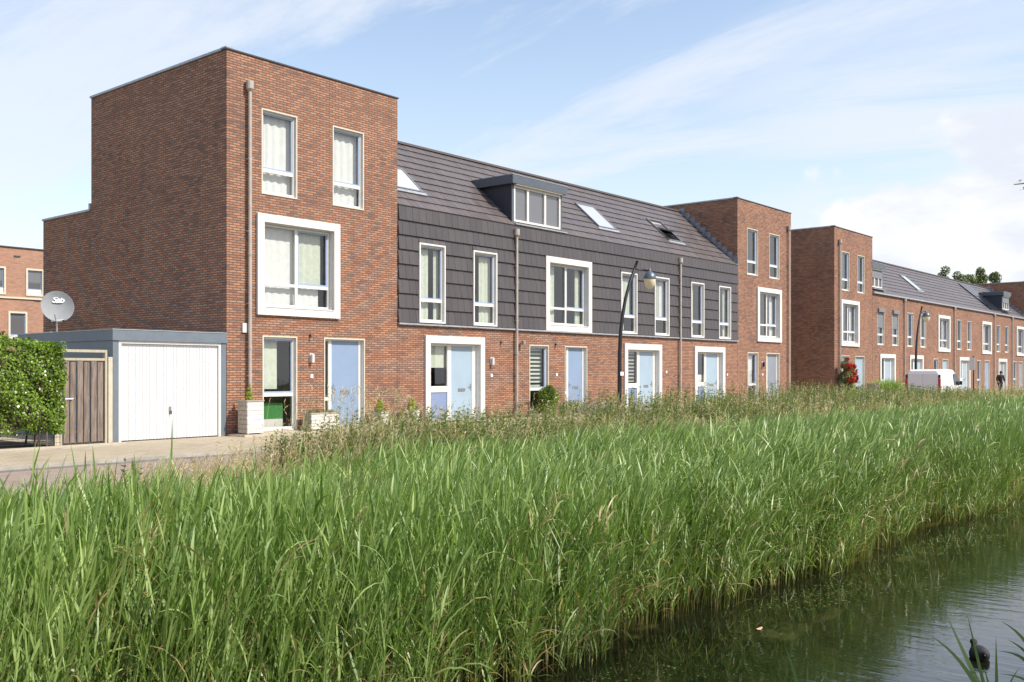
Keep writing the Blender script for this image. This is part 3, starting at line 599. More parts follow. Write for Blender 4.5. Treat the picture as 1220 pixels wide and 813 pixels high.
def row_house(x0, x1, label, clad, wins=(), bigs=(), grounds=(), combos=(), singles=(), ez=EZ, group='row houses', pipe=None):
    par = empty('row_house', label, 'house', group, ((x0 + x1) / 2, FY, 0))
    holes = [(a, b_, c, d) for a, b_, c, d, *_ in wins] + [(a + .19, b_ - .19, c + .2, d - .19) for a, b_, c, d, *_ in bigs]
    gh = [(g_[0], g_[1], .07, 2.55) for g_ in grounds] + [(g_[0] + .19, g_[1] - .19, .06, 2.74 - .22) for g_ in combos] + [(g_[0], g_[1], .06, 2.55) for g_ in singles]
    top = ez - .02; mb = MB()
    facade(mb, x0, x1, 0, 3.06 if clad else top, gh if clad else holes + gh, FY, 'brick')
    if clad: facade(mb, x0, x1, 3.06, top, holes, FY, 'tile_joint')
    for xx, f_ in ((x0 + .015, 1), (x1 - .015, -1)):
        p = [(xx, FY, 0), (xx, FY, top - .05), (xx, RY, RZ - .2), (xx, 28.1, 6.0), (xx, 28.1, 0)]; mb.poly(p[::f_], 'brick')
    mb.quad((x0, 28.1, 0), (x1, 28.1, 0), (x1, 28.1, 6.1), (x0, 28.1, 6.1), 'brick'); mb.build('wall', par)
    if clad:
        hs = [(a - x0 - .004, b_ - x0 + .004, c - 3.10, d - 3.10 + .004) for a, b_, c, d, *_ in wins] + [(a - x0, b_ - x0, c - 3.10, d - 3.10) for a, b_, c, d, *_ in bigs]
        tiles('cladding', par, (x0, FY - .012, 3.10), (1, 0, 0), (0, 0, 1), x1 - x0, ez - 3.10 + .02, hs, 'wall_tile', .42, .285, .048, (x0 * .37) % 1)
        l = MB(); l.box(x0, x1, FY - .085, FY + .0, 3.035, 3.085, 'zinc'); l.build('sill_strip', par)
    else:
        l = MB(); l.box(x0, x1, FY - .13, FY - .005, ez - .10, ez + .0, 'zinc'); l.build('gutter', par)
    for a in wins: window(par, a[0], a[1], a[2], a[3], style='tile' if clad else 'brick', cur=a[4] if len(a) > 4 else None)
    for a in bigs: big_window(par, *a[:4], cur=a[4] if len(a) > 4 else None)
    for g_ in grounds: ground_window(par, g_[0], g_[1], cur=g_[2] if len(g_) > 2 else None, blind=g_[3] if len(g_) > 3 else None)
    for g_ in combos: combo_door(par, g_[0], g_[1], leaf=g_[2], blind=g_[3])
    for g_ in singles: single_door(par, g_[0], g_[1], leaf=g_[2])
    rooms(par, x0, x1, 6.2, floors=(.06, 2.86, 5.95)); 
    if pipe: downpipe(par, pipe, ez - .12 if clad else ez - .1)
    ro, sv, rz = roof(par, x0, x1, ez)
    return par, ro, sv
CG = 'curtain_green'
# --- first block: tower, four tile-hung houses, tower
t1, X1 = tower(14.31, 'red brick tower house beside the white garage, nearest of the towers')
row = 'tile-hung row houses between the first two towers'
h, ro, sv = row_house(20.185, 25.60, 'tile-hung house joined to the nearest tower, with pale blue door beside half-drawn blind', True, [(21.03, 22.17, 3.12, 5.55, [(.05, .55, 0, .95, CG), (.75, 1, 0, .95, CG)]), (23.47, 24.64, 3.12, 5.55, [(.0, .3, 0, .95, CG), (.45, .95, 0, .95, CG)])],
    combos=[(21.31, 24.03, 'door_pale', 'half')], group=row, pipe=25.62)
lamp(h, 24.4, 1.98); bell(h, 24.42, 1.5); detector(h, 24.9)
skylight(ro, 20.72, 21.9, .95, 2.25, sv, EZ)
dj = MB(); dj.box(25.86, 25.98, FY - .2, FY - .1, 2.55, 2.68, 'steel'); 
h, ro, sv = row_house(25.60, 31.01, 'tile-hung house under the box dormer, with one big white-framed upper window', True, bigs=[(27.28, 30.06, 3.08, 5.72, [(0, .28, 0, 1, CG), (.84, 1, 0, 1, CG)])],
    grounds=[(26.42, 27.49, None, 'slats')], singles=[(28.46, 29.82, 'door_blue')], group=row)
bell(h, 27.97, 1.52); detector(h, 27.9)
dj.tube([(25.92, FY - .15, 2.6), (25.92, FY, 2.6)], .03, 'steel'); dj.build('security_light', h)
dormer(ro, 25.62, 28.42, 6.72, 8.05, FY + .12, EZ)
h, ro, sv = row_house(31.01, 36.43, 'tile-hung house with closed skylight and two narrow upper windows, behind the nearer lamp post', True, [(32.03, 33.18, 3.12, 5.53, [(.0, .45, .05, .93, 'curtain'), (.5, .85, .3, .93, CG)]), (34.49, 35.64, 3.12, 5.53, [(.1, .62, .25, .95, 'blind_grey'), (.65, .95, .3, .95, 'curtain')])],
    combos=[(32.31, 35.06, 'door_pale', 'slats')], group=row, pipe=36.5)
bell(h, 35.5, 1.62); skylight(ro, 31.6, 32.85, 1.0, 2.6, sv, EZ)
h, ro, sv = row_house(36.43, 41.86, 'tile-hung house with open skylight, joined to the second tower', True, [(37.46, 38.6, 3.12, 5.52, [(.0, .5, 0, .95, CG)]), (39.96, 41.09, 3.12, 5.52, [(.0, .45, 0, .95, CG), (.7, 1, 0, .95, CG)])],
    combos=[(37.80, 40.55, 'door_pale', 'low')], group=row)
bell(h, 40.85, 1.5); skylight(ro, 36.95, 38.1, 1.05, 2.65, sv, EZ, True)
t2, _ = tower(41.87, 'brick tower house with dark grey front door, second tower from the left', curt=False, pipe=5.45, doorm='door_grey', mirror=True, detailed=False)
flashing(t2, 41.87, EZ, sv, SN)
# --- second block
t3, X3 = tower(53.44, 'brick tower house beside the red roses, third tower from the left', curt=False, pipe=.60, doorm='door_pale', detailed=False)
g2 = 'plain brick row houses of the far block'
m_ = 5.41; B0 = 59.33
def rh(k, label, ez=6.48, **kw): return row_house(B0 + m_ * k, B0 + m_ * (k + 1), label, False, ez=ez, group=g2, **kw)
WZT = (3.29, 5.5)
h, ro, sv = rh(0, 'far brick house with two half-lowered roller shutters, joined to the third tower', wins=[(60.16, 61.3, *WZT), (62.75, 63.9, *WZT)], combos=[(60.5, 63.23, 'door_pale', None)], pipe=64.9)
for x in (60.16, 62.75):
    s_ = MB(); s_.box(x, x + 1.14, FY - .12, FY + .03, 5.3, 5.52, 'shutter'); s_.box(x + .05, x + 1.09, FY + .03, FY + .045, 4.35, 5.3, 'shutter'); s_.build('roller_shutter', h)
dormer(ro, 59.35, 61.4, 6.75, 8.0, FY + .14, 6.48, 3, True); detector(h, 59.9)
h, ro, sv = rh(1, 'far brick house behind the farther lamp post, right of the roller-shuttered house', wins=[(65.6, 66.74, *WZT, [(0, .5, 0, 1)]), (68.25, 69.4, *WZT, [(0, .8, 0, 1)])], combos=[(66.0, 68.75, 'door_pale', None)])
h, ro, sv = rh(2, 'far brick house with a skylight and a big framed upper window, above the van roof', bigs=[(72.0, 74.78, 3.07, 5.65, [(0, .25, 0, 1), (.8, 1, 0, 1)])], grounds=[(71.06, 72.1)], singles=[(73.1, 74.45, 'door_pale')], pipe=75.75)
skylight(ro, 70.3, 71.5, 1.2, 2.9, sv, 6.48)
h, ro, sv = rh(3, 'far brick house with a white-framed front door, just right of the white van', wins=[(76.6, 77.75, *WZT, [(0, .5, 0, 1)]), (79.2, 80.35, *WZT, [(.2, 1, 0, 1)])], combos=[(77.1, 79.85, 'door_pale', None)])
h, ro, sv = rh(4, 'far brick house behind the road sign post', bigs=[(83.2, 85.95, 3.07, 5.65, [(.3, .7, .1, 1)])], grounds=[(81.9, 82.95)], singles=[(84.1, 85.5, 'door_blue')], pipe=86.7)
h, ro, sv = rh(5, 'far brick house with black solar panels on its roof', wins=[(87.7, 88.85, *WZT, [(0, .9, 0, 1)]), (90.35, 91.5, *WZT, [(0, .5, 0, 1)])], combos=[(88.1, 90.85, 'door_grey', None)])
for a in range(3):
    for b_ in range(2):
        p = MB(); x = 86.6 + a * 1.05; s0 = .35 + b_ * 1.72; obox(p, x, x + 1.0, s0, s0 + 1.66, .06, .11, sv, 6.48, 'solar'); 
        for k in range(1, 4): obox(p, x + .25 * k, x + .25 * k + .008, s0, s0 + 1.66, .11, .112, sv, 6.48, 'shutter')
        p.build('solar_panel', h)
dormer(ro, 90.0, 92.2, 6.9, 8.15, FY + .14, 6.48, 3, True)
h, ro, sv = rh(6, 'farthest brick row house, joined to the last tower at the right edge', bigs=[(94.15, 96.9, 3.07, 5.65, [(0, .3, 0, 1)])], grounds=[(93.2, 94.3)], singles=[(95.1, 96.5, 'door_grey')], pipe=92.5)
t4, _ = tower(97.2, 'dark brick side of the last tower, rising behind the far row roof', curt=False, pipe=5.45, mirror=True, detailed=False); flashing(t4, 97.2, 6.48, sv, SN)

# --- brick block far behind the gate
ap = empty('apartment_block', 'three-storey pale brick block far behind the hedge at the left edge', 'building', None, (24, 56, 0))
hl = [(24.55, 25.55, 5.88, 7.42), (22.25, 23.47, 5.88, 7.42), (23.60, 24.62, 3.3, 4.98), (26.9, 28.0, 5.88, 7.42), (19.8, 20.9, 5.88, 7.42), (20.6, 21.6, 3.3, 4.98)]
mb = MB(); facade(mb, 6, 44, 0, 8.5, hl, 56, 'brick_pale'); mb.quad((6, 56, 0), (6, 56, 8.5), (6, 66, 8.5), (6, 66, 0), 'brick_pale'); mb.quad((44, 56, 0), (44, 66, 0), (44, 66, 8.5), (44, 56, 8.5), 'brick_pale'); mb.quad((6, 66, 0), (44, 66, 0), (44, 66, 8.5), (6, 66, 8.5), 'brick_pale')
for x, z in ((23.9, 8.0), (25.0, 5.6)): mb.box(x, x + .35, 55.97, 56.02, z, z + .08, 'dark_trim')
mb.build('wall', ap); r_ = MB(); r_.quad((6, 56, 8.45), (44, 56, 8.45), (44, 66, 8.45), (6, 66, 8.45), 'dark_trim'); r_.box(5.95, 44.05, 55.94, 56.1, 8.5, 8.56, 'dark_trim'); r_.build('roof', ap)
l = MB(); l.box(6, 44, 55.93, 55.99, 5.68, 5.78, 'cream'); l.build('ledge', ap)
for hh_ in hl: 
    f = MB(); a, b_, c, d = hh_; f.ring(a, b_, c, d, .1, 55.96, 56.03, 'cream'); f.box(a + .1, b_ - .1, 56.03, 56.08, c + .1, c + .36, 'white'); f.ring(a + .1, b_ - .1, c + .36, d - .1, .05, 56.04, 56.08, 'sash_blue'); o = f.build('window', ap)
    p = MB(); p.quad((a, 56.07, c), (b_, 56.07, c), (b_, 56.07, d), (a, 56.07, d), 'dormer_glass'); p.build('pane', o)

# ------------------------------------------------------------------ garage, gate, dish
ga = empty('garage', 'blue-grey garage with a white ribbed up-and-over door, beside the nearest tower', 'garage', None, (12.8, FY, 0))
mb = MB(); gx0, gx1, gy1 = 11.31, 14.295, 26.2
mb.box(gx0, gx0 + .14, FY, gy1, 0, 2.33, 'garage_paint'); mb.box(gx1 - .14, gx1, FY, gy1, 0, 2.33, 'garage_paint'); mb.box(gx0 + .14, gx1 - .14, gy1 - .14, gy1, 0, 2.33, 'garage_paint'); mb.build('wall', ga)
mb = MB(); mb.box(gx0 - .02, gx1, FY - .03, gy1 + .03, 2.335, 2.58, 'garage_paint'); mb.box(gx0 - .03, gx1, FY - .04, gy1 + .04, 2.58, 2.60, 'zinc'); mb.build('roof', ga)
mb = MB(); mb.box(gx0 + .141, gx0 + .21, FY + .01, FY + .1, 0, 2.27, 'white'); mb.box(gx1 - .21, gx1 - .141, FY + .01, FY + .1, 0, 2.27, 'white'); mb.box(gx0 + .141, gx1 - .141, FY + .01, FY + .1, 2.27, 2.334, 'liner'); mb.build('door_frame', ga)
mb = MB(); a, b_ = gx0 + .215, gx1 - .215; n = 29; w_ = (b_ - a) / n; y = FY + .05
mb.box(a, b_, y + .02, y + .05, .02, 2.265, 'garage_white')
for k in range(n):
    xa = a + k * w_; mb.poly([(xa + .012, y + .019, .03), (xa + .026, y, .03), (xa + .026, y, 2.2), (xa + .012, y + .019, 2.2)], 'garage_white'); mb.quad((xa + .026, y, .03), (xa + w_ - .014, y, .03), (xa + w_ - .014, y, 2.2), (xa + .026, y, 2.2), 'garage_white')
    mb.quad((xa + w_ - .014, y, .03), (xa + w_, y + .019, .03), (xa + w_, y + .019, 2.2), (xa + w_ - .014, y, 2.2), 'garage_white')
gd = mb.build('garage_door', ga); mb = MB(); mb.box(12.74, 12.80, y - .02, y - .001, .62, .78, 'steel'); mb.tube([(12.77, y - .02, .68), (12.77, y - .06, .68), (12.77, y - .06, .60)], .014, 'black_metal', 8); mb.build('handle', gd)
mb = MB(); mb.box(15.5, 16.25, FY + .3, FY + .55, .08, .36, 'white'); mb.box(15.5, 16.25, FY + .3, FY + .55, .361, .78, 'room_green'); tag(mb.build('chest'), 'green and white chest standing just inside the ground window of the nearest tower', 'chest')
gt = empty('garden_gate', 'weathered brown board gate in a pale wooden frame between hedge and garage', 'gate', None, (10.6, FY, 0))
mb = MB(); n = 6; W_ = (11.10 - 10.16) / n
for k in range(n): mb.box(10.16 + k * W_, 10.16 + (k + 1) * W_ - .035, FY - .03 + .018 * (k % 2), FY - .008 + .018 * (k % 2), .05, 1.86, 'gate_wood')
for z in (.25, 1.0, 1.65): mb.box(10.16, 11.08, FY + .012, FY + .05, z, z + .09, 'gate_wood')
mb.build('boards', gt); mb = MB(); mb.box(10.12, 11.16, FY - .03, FY + .06, 2.05, 2.11, 'pale_wood'); mb.box(10.12, 11.10, FY - .04, FY + .06, 1.865, 1.92, 'pale_wood'); mb.box(10.08, 10.13, FY - .03, FY + .06, 0, 2.05, 'pale_wood'); mb.box(11.11, 11.16, FY - .03, FY + .06, 0, 2.05, 'pale_wood'); mb.build('frame', gt)
mb = MB(); mb.tube([(10.2, FY - .04, 1.02), (10.36, FY - .05, 1.02)], .012, 'steel', 8); mb.box(10.18, 10.22, FY - .045, FY - .03, .98, 1.06, 'steel'); mb.build('latch', gt)
for x in (9.96, 11.175):
    p = MB(); p.box(x, x + .105, FY - .05, FY + .05, 0, 1.95, 'concrete'); p.build('post', gt, bevel=.008)
di = empty('satellite_dish', 'round grey satellite dish with white lettering, standing on the garage roof', 'satellite dish', None, (11.6, 25.2, 2.6))
# dish on a mast; its face is turned to the street
dc = Vector((11.72, 24.9, 3.25)); df = Vector((-.52, -.80, .28)).normalized()
mb = MB(); prof = [(.0 + .40 * i / 12, .10 * (i / 12) ** 2) for i in range(13)] + [(.407, .103), (.407, .093)] + [(.40 * i / 12, .10 * (i / 12) ** 2 - .012) for i in range(12, -1, -1)]
mb.lathe(prof, 'dish', dc, 48, df, (.93, 1.04)); mb.build('reflector', di, smooth=True)
up = Vector((0, 0, 1)); rt = up.cross(df).normalized(); dup_ = df.cross(rt).normalized()
mb = MB(); mb.tube([(dc.x + .05, dc.y + .16, 2.6), (dc.x + .05, dc.y + .16, 3.2)], .024, 'steel', 10); mb.tube([(dc.x + .05, dc.y + .16, 3.2), tuple(dc - df * .02)], .03, 'steel', 8); mb.box(dc.x - .2, dc.x + .3, dc.y, dc.y + .4, 2.602, 2.63, 'concrete'); mb.build('mast', di)
mb = MB(); b0 = dc - dup_ * .40 + df * .08; mb.tube([tuple(b0 - rt * .02), tuple(b0 + df * .42 + dup_ * .04)], .014, 'steel', 8); mb.tube([tuple(b0 - rt * .16), tuple(b0 + rt * .16 + dup_ * .05)], .014, 'liner', 8)
for s_ in (-.16, .16): mb.tube([tuple(b0 + rt * s_ - df * .03), tuple(b0 + rt * s_ + df * .05)], .03, 'black_metal', 10)
mb.build('arm', di)
cu = bpy.data.curves.new('lettering', 'FONT'); cu.body = 'Sab'; cu.size = .23; cu.align_x = 'CENTER'; cu.align_y = 'CENTER'; cu.extrude = .002; cu.offset = .005; cu.shear = .25; cu.space_character = .86
to = bpy.data.objects.new('tmp', cu); C.objects.link(to); dg = bpy.context.evaluated_depsgraph_get(); me = bpy.data.meshes.new_from_object(to.evaluated_get(dg)); bpy.data.objects.remove(to)
lo = bpy.data.objects.new('lettering', me); C.objects.link(lo); me.materials.clear(); me.materials.append(M['dish_text']); lo.parent = di
mtx = Matrix((( rt.x, dup_.x, df.x, 0), (rt.y, dup_.y, df.y, 0), (rt.z, dup_.z, df.z, 0), (0, 0, 0, 1)))
mtx.translation = dc + dup_ * .19 + df * .042; lo.matrix_basis = mtx
di_loc = Vector((11.6, 25.2, 2.6))

# parts were modelled in world coordinates: keep them there under their thing's base
def settle():
    bpy.context.view_layer.update()
    for o in bpy.data.objects:
        if o.parent and o.parent.type == 'EMPTY' and 'settled' not in o:
            o.matrix_parent_inverse = Matrix.Translation(-o.parent.location)
settle_list = True

# ------------------------------------------------------------------ street things
def lamp_post(x, label):
    t = empty('street_lamp', label, 'street lamp', 'curved black street lamps along the kerb', (x, 17.4, 0)); y = 17.4
    p = MB(); P = [(0, 0), (0, 1.2), (.0, 2.2), (.06, 2.9), (.16, 3.4), (.33, 3.95), (.58, 4.5), (.83, 4.9), (1.02, 5.22)]
    p.tube([(x + a, y, z) for a, z in P], [.075, .07, .065, .06, .057, .053, .05, .045, .042], 'black_metal', 12); p.tube([(x, y, 0), (x, y, .9)], .085, 'black_metal', 12); p.build('pole', t, smooth=True)
    a = MB(); A = [(.66, 4.62), (.84, 4.80), (1.1, 4.93), (1.45, 4.99), (1.74, 5.0)]; a.tube([(x + q, y, z) for q, z in A], .026, 'black_metal', 8); a.build('arm', t, smooth=True)
    hc = (x + 1.79, y, 4.70); h_ = MB(); h_.lathe([(0, .38), (.015, .37), (.02, .29), (.06, .25), (.14, .20), (.195, .11), (.215, .02), (.215, .0), (.205, .0), (.0, .01)], 'lamp_hood', hc, 28); ho = h_.build('hood', t, smooth=True)
    g_ = MB(); g_.lathe([(.195, .0), (.198, -.05), (.175, -.16), (.13, -.26), (.07, -.32), (0, -.34)], 'lamp_glass', hc, 28); g_.build('diffuser', t, smooth=True)
    n_ = MB(); n_.box(x - .09, x + .09, y - .095, y - .083, 1.5, 1.62, 'number_white'); n_.build('number_plate', t)
    return t
lamp_post(26.08, 'curved black street lamp in front of the tile-hung houses'); lamp_post(54.85, 'curved black street lamp rising behind the white van')

sg = empty('road_sign', 'thin dark sign post with small pale plate, right of the white van', 'road sign', None, (66.7, 17.6, 0))
mb = MB(); mb.tube([(66.7, 17.6, 0), (66.7, 17.6, 2.65)], .038, 'black_metal', 10); mb.build('post', sg); mb = MB(); mb.box(66.6, 66.63, 17.5, 17.82, 1.75, 2.55, 'liner'); mb.box(66.63, 66.65, 17.5, 17.82, 1.75, 2.55, 'black_metal'); mb.build('plate', sg)

# van: lofted body heading away along the road
va = empty('van', 'white panel van with red tail lights parked on the road by the far block', 'van', None, (54.5, 16.2, -.06))
VX, VY, VZ = 52.4, 15.4, -.06; VW = 1.75
def sec(top, half, zb=.28, shoulder=.95, r=.12, tumble=.09):
    pts = []; c = VW / 2
    pr = [(-half, zb), (-half - .0, shoulder), (-half + tumble, top - r), (-half + tumble + r * .4, top - r * .3), (-half + tumble + r, top), (half - tumble - r, top), (half - tumble - r * .4, top - r * .3), (half - tumble, top - r), (half, shoulder), (half, zb)]
    return [(VY + c + a, VZ + z) for a, z in pr]
S = [(0, sec(1.60, .80)), (.04, sec(1.74, .85)), (.25, sec(1.81, .87)), (1.5, sec(1.83, .875)), (2.6, sec(1.81, .87)), (2.95, sec(1.72, .87, tumble=.12)), (3.25, sec(1.42, .87, shoulder=.93, tumble=.12)), (3.52, sec(1.12, .86, shoulder=.85, tumble=.06)), (3.95, sec(1.02, .84, shoulder=.78, tumble=.05)), (4.25, sec(.86, .78, shoulder=.6, tumble=.04)), (4.35, sec(.7, .70, shoulder=.5, tumble=.03, r=.08))]
mb = MB(); k = 10
for i, (x, pts) in enumerate(S):
    for (y, z) in pts: mb.v.append((VX + x, y, z))
for i in range(len(S) - 1):
    for j in range(k):
        j2 = (j + 1) % k; mb.f.append((i * k + j, i * k + j2, (i + 1) * k + j2, (i + 1) * k + j)); mb.m.append(mb.mi('van_white'))
mb.f.append(tuple(range(k))); mb.m.append(0); mb.f.append(tuple((len(S) - 1) * k + j for j in reversed(range(k)))); mb.m.append(0); mb.build('body', va, smooth=False, bevel=.02)
for y in (VY - .012, VY + VW + .002):
    p = MB(); p.poly([(VX + 2.35, y + .06, VZ + 1.6), (VX + 2.35, y, VZ + 1.0), (VX + 3.38, y, VZ + .98), (VX + 2.92, y + .06, VZ + 1.6)], 'car_glass'); p.build('side_window', va)
p = MB(); p.quad((VX + 3.0, VY + .2, VZ + 1.68), (VX + 3.0, VY + VW - .2, VZ + 1.68), (VX + 3.5, VY + VW - .1, VZ + 1.15), (VX + 3.5, VY + .1, VZ + 1.15), 'car_glass'); p.build('windscreen', va)
for y in (VY + .0, VY + VW - .11):
    p = MB(); p.box(VX - .025, VX + .06, y, y + .11, VZ + .68, VZ + 1.35, 'red_light'); p.box(VX - .027, VX - .024, y + .01, y + .10, VZ + .68, VZ + .8, 'amber'); p.box(VX - .02, VX + .05, y + .01, y + .1, VZ + 1.36, VZ + 1.55, 'rubber'); p.build('tail_light', va)
for y in (VY + .13, VY + VW / 2 + .01):
    p = MB(); p.box(VX - .022, VX - .0, y, y + .73, VZ + .45, VZ + 1.62, 'van_white'); dd = p.build('rear_door', va, bevel=.01)
p = MB(); p.box(VX - .05, VX - .022, VY + .95, VY + 1.13, VZ + .92, VZ + .96, 'black_metal'); p.build('handle', dd)
p = MB(); p.box(VX - .10, VX + .02, VY + .0, VY + VW, VZ + .28, VZ + .48, 'rubber'); p.build('bumper', va, bevel=.02)
p = MB(); p.box(VX - .035, VX - .023, VY + .62, VY + 1.14, VZ + .6, VZ + .71, 'plate_yellow'); p.build('number_plate', va)
for y in (VY - .16, VY + VW + .02):
    p = MB(); p.box(VX + 3.15, VX + 3.25, y, y + .14, VZ + 1.0, VZ + 1.2, 'rubber'); p.build('mirror', va, bevel=.02)
for x in (.75, 3.55):
    for y, s_ in ((VY + .03, -1), (VY + VW - .03, 1)):
        p = MB(); p.lathe([(0, -.09), (.22, -.09), (.30, -.08), (.31, 0), (.30, .08), (.22, .09), (0, .09)], 'rubber', (VX + x, y, VZ + .31), 20, (0, 1, 0)); wo_ = p.build('wheel', va, smooth=True); q = MB(); q.lathe([(0, .0), (.18, .0), (.2, .02)], 'steel', (VX + x, y + s_ * .094, VZ + .31), 14, (0, s_, 0)); q.build('rim', wo_)

def skin(name, verts, edges, rad, m, par, root=0):
    me = bpy.data.meshes.new(name); me.from_pydata(verts, edges, []); me.materials.append(M[m]); o = bpy.data.objects.new(name, me); C.objects.link(o); o.parent = par
    md = o.modifiers.new('skin', 'SKIN'); sv_ = me.skin_vertices[0].data
    for i, r_ in enumerate(rad): sv_[i].radius = (r_, r_) if isinstance(r_, (int, float)) else r_; sv_[i].use_root = i == root
    md.use_smooth_shade = True; s2 = o.modifiers.new('sub', 'SUBSURF'); s2.levels = 1; s2.render_levels = 2; return o
# person walking near the far houses, in black coat
px, py = 76.5, 18.4
pe = empty('person', 'person in a black coat walking past the far brick houses', 'person', None, (px, py, 0))
u_ = Vector((-.64, .77, 0))       # their left-right axis, roughly across the view
def pp(a, f, z): return (px + u_.x * a + .64 * -f, py + u_.y * a - .77 * f, z)
J = [pp(0, 0, .92), pp(0, .03, 1.12), pp(0, .05, 1.30), pp(0, .06, 1.42), pp(0, .09, 1.55), pp(0, .10, 1.64),
     pp(.17, .05, 1.34), pp(.25, .03, 1.10), pp(.22, .16, .92), pp(.21, .22, .86), pp(-.17, .05, 1.34), pp(-.26, .03, 1.10), pp(-.24, .14, .90), pp(-.23, .2, .84),
     pp(.09, 0, .86), pp(.10, .14, .48), pp(.10, .05, .09), pp(.10, .18, .04), pp(-.09, 0, .86), pp(-.10, -.02, .48), pp(-.10, -.22, .12), pp(-.10, -.10, .04)]
Ed = [(0, 1), (1, 2), (2, 3), (3, 4), (4, 5), (2, 6), (6, 7), (7, 8), (8, 9), (2, 10), (10, 11), (11, 12), (12, 13), (0, 14), (14, 15), (15, 16), (16, 17), (0, 18), (18, 19), (19, 20), (20, 21)]
skin('body', J, Ed, [.12, .115, .12, .055, .085, .075, .06, .045, .032, .03, .06, .045, .032, .03, .085, .06, .04, .035, .085, .06, .04, .035], 'skin', pe)
skin('coat', [pp(0, 0, .78), pp(0, 0, .95), pp(0, .03, 1.15), pp(0, .05, 1.32), pp(.18, .05, 1.36), pp(.26, .03, 1.10), pp(.225, .14, .94), pp(-.18, .05, 1.36), pp(-.27, .03, 1.10), pp(-.245, .12, .92), pp(0, .06, 1.42)], [(0, 1), (1, 2), (2, 3), (3, 4), (4, 5), (5, 6), (3, 7), (7, 8), (8, 9), (3, 10)], [.17, .165, .155, .15, .085, .068, .055, .085, .068, .055, .08], 'black_cloth', pe)
skin('trousers', [pp(0, 0, .86), pp(.09, .02, .80), pp(.10, .14, .48), pp(.10, .06, .12), pp(-.09, -.02, .80), pp(-.10, -.02, .48), pp(-.10, -.20, .15)], [(0, 1), (1, 2), (2, 3), (0, 4), (4, 5), (5, 6)], [.13, .10, .075, .06, .10, .075, .06], 'dark_cloth', pe)
mb = MB(); mb.lathe([(0, .115), (.06, .10), (.095, .05), (.102, 0), (.09, -.06)], 'hair', pp(0, .09, 1.60), 16); mb.build('hair', pe, smooth=True)

# coot on the water
co = empty('coot', 'small black coot swimming on the canal by the near reeds', 'bird', None, (8.30, 2.42, WZ))
def place(px_, py_, z):    # metres on a horizontal plane, from the survey of the photograph
    d = 1169 * (1.6 - z) / (py_ - 444); lat = (px_ - 610) / 1169 * d; c_, s_ = math.cos(R(39.97)), math.sin(R(39.97)); return (d * c_ + lat * s_, d * s_ - lat * c_)
cx_, cy_ = 9.2, 2.38
co.location = (cx_, cy_, WZ)
def cb(a, z, w_=0): return (cx_ + a * .62, cy_ + a * .5 + w_, WZ + z * .86)
mb = MB(); mb.tube([cb(-.15, .075), cb(-.12, .06), (cb(-.05, .045)), cb(.03, .04), cb(.09, .05), cb(.13, .08)], [.012, .045, .075, .08, .06, .03], 'feather', 14); mb.tube([cb(.08, .06), cb(.115, .09), cb(.13, .12)], [.04, .03, .024], 'feather', 10); mb.tube([cb(.10, .12), cb(.13, .135), cb(.16, .13), cb(.175, .12)], [.012, .03, .027, .012], 'feather', 10)
mb.build('body', co, smooth=True); mb = MB(); mb.tube([cb(.17, .122), cb(.21, .112)], [.011, .003], 'beak', 8); mb.build('beak', co, smooth=True)
lf = MB(); fx, fy_ = place(905, 750, WZ); 
lf.poly([(fx - .05, fy_, WZ + .008), (fx - .02, fy_ - .022, WZ + .004), (fx + .03, fy_ - .018, WZ + .012), (fx + .055, fy_ + .004, WZ + .016), (fx + .02, fy_ + .024, WZ + .006), (fx - .03, fy_ + .02, WZ + .01)], 'dead_leaf')
lo_ = lf.build('leaf'); tag(lo_, 'single dry pinkish leaf floating on the dark water', 'leaf'); sol = lo_.modifiers.new('thick', 'SOLIDIFY'); sol.thickness = .002

# planters
def planter(x0, x1, y0, y1, z1, label, nb, group='white board planter boxes'):
    t = empty('planter', label, 'planter', group, ((x0 + x1) / 2, (y0 + y1) / 2, .05)); z0 = .05; b = MB(); e = .025; h = (z1 - z0 - .03) / nb
    for k in range(nb):
        c, d = z0 + .03 + k * h, z0 + .03 + (k + 1) * h - .008
        b.box(x0 + e, x1 - e, y0, y0 + e, c, d, 'planter_white'); b.box(x0 + e, x1 - e, y1 - e, y1, c, d, 'planter_white'); b.box(x0, x0 + e, y0, y1, c, d, 'planter_side'); b.box(x1 - e, x1, y0, y1, c, d, 'planter_white')  # left face greyer than the right: its shade is put into the colour
    b.box(x0 + e, x1 - e, y0 + e, y1 - e, z0 + .01, z1 - .06, 'soil'); b.build('box', t, bevel=.003)
    r_ = MB(); zt = z1 - .008; r_.box(x0 - .02, x1 + .02, y0 - .02, y0 + .05, zt, zt + .03, 'planter_side'); r_.box(x0 - .02, x1 + .02, y1 - .05, y1 + .02, zt, zt + .03, 'planter_side'); r_.box(x0 - .02, x0 + .05, y0 + .05, y1 - .05, zt, zt + .03, 'planter_side'); r_.box(x1 - .05, x1 + .02, y0 + .05, y1 - .05, zt, zt + .03, 'planter_side'); r_.build('rim', t)
    for x in (x0 + .03, x1 - .08): f = MB(); f.box(x, x + .05, y0 + .02, y1 - .02, .048, .08, 'planter_side'); f.build('foot', t)
    return t
planter(14.46, 14.95, 20.72, 21.10, .88, 'tall whitewashed board planter in front of the downpipe, beside the garage', 7)
planter(16.52, 17.48, 20.80, 21.16, .50, 'low long whitewashed planter between window and door of the nearest tower', 5)
be = empty('planter_bench', 'low brown plank bench with a planter box at each end, against the brick wall', 'bench', None, (19.9, 20.9, .05))
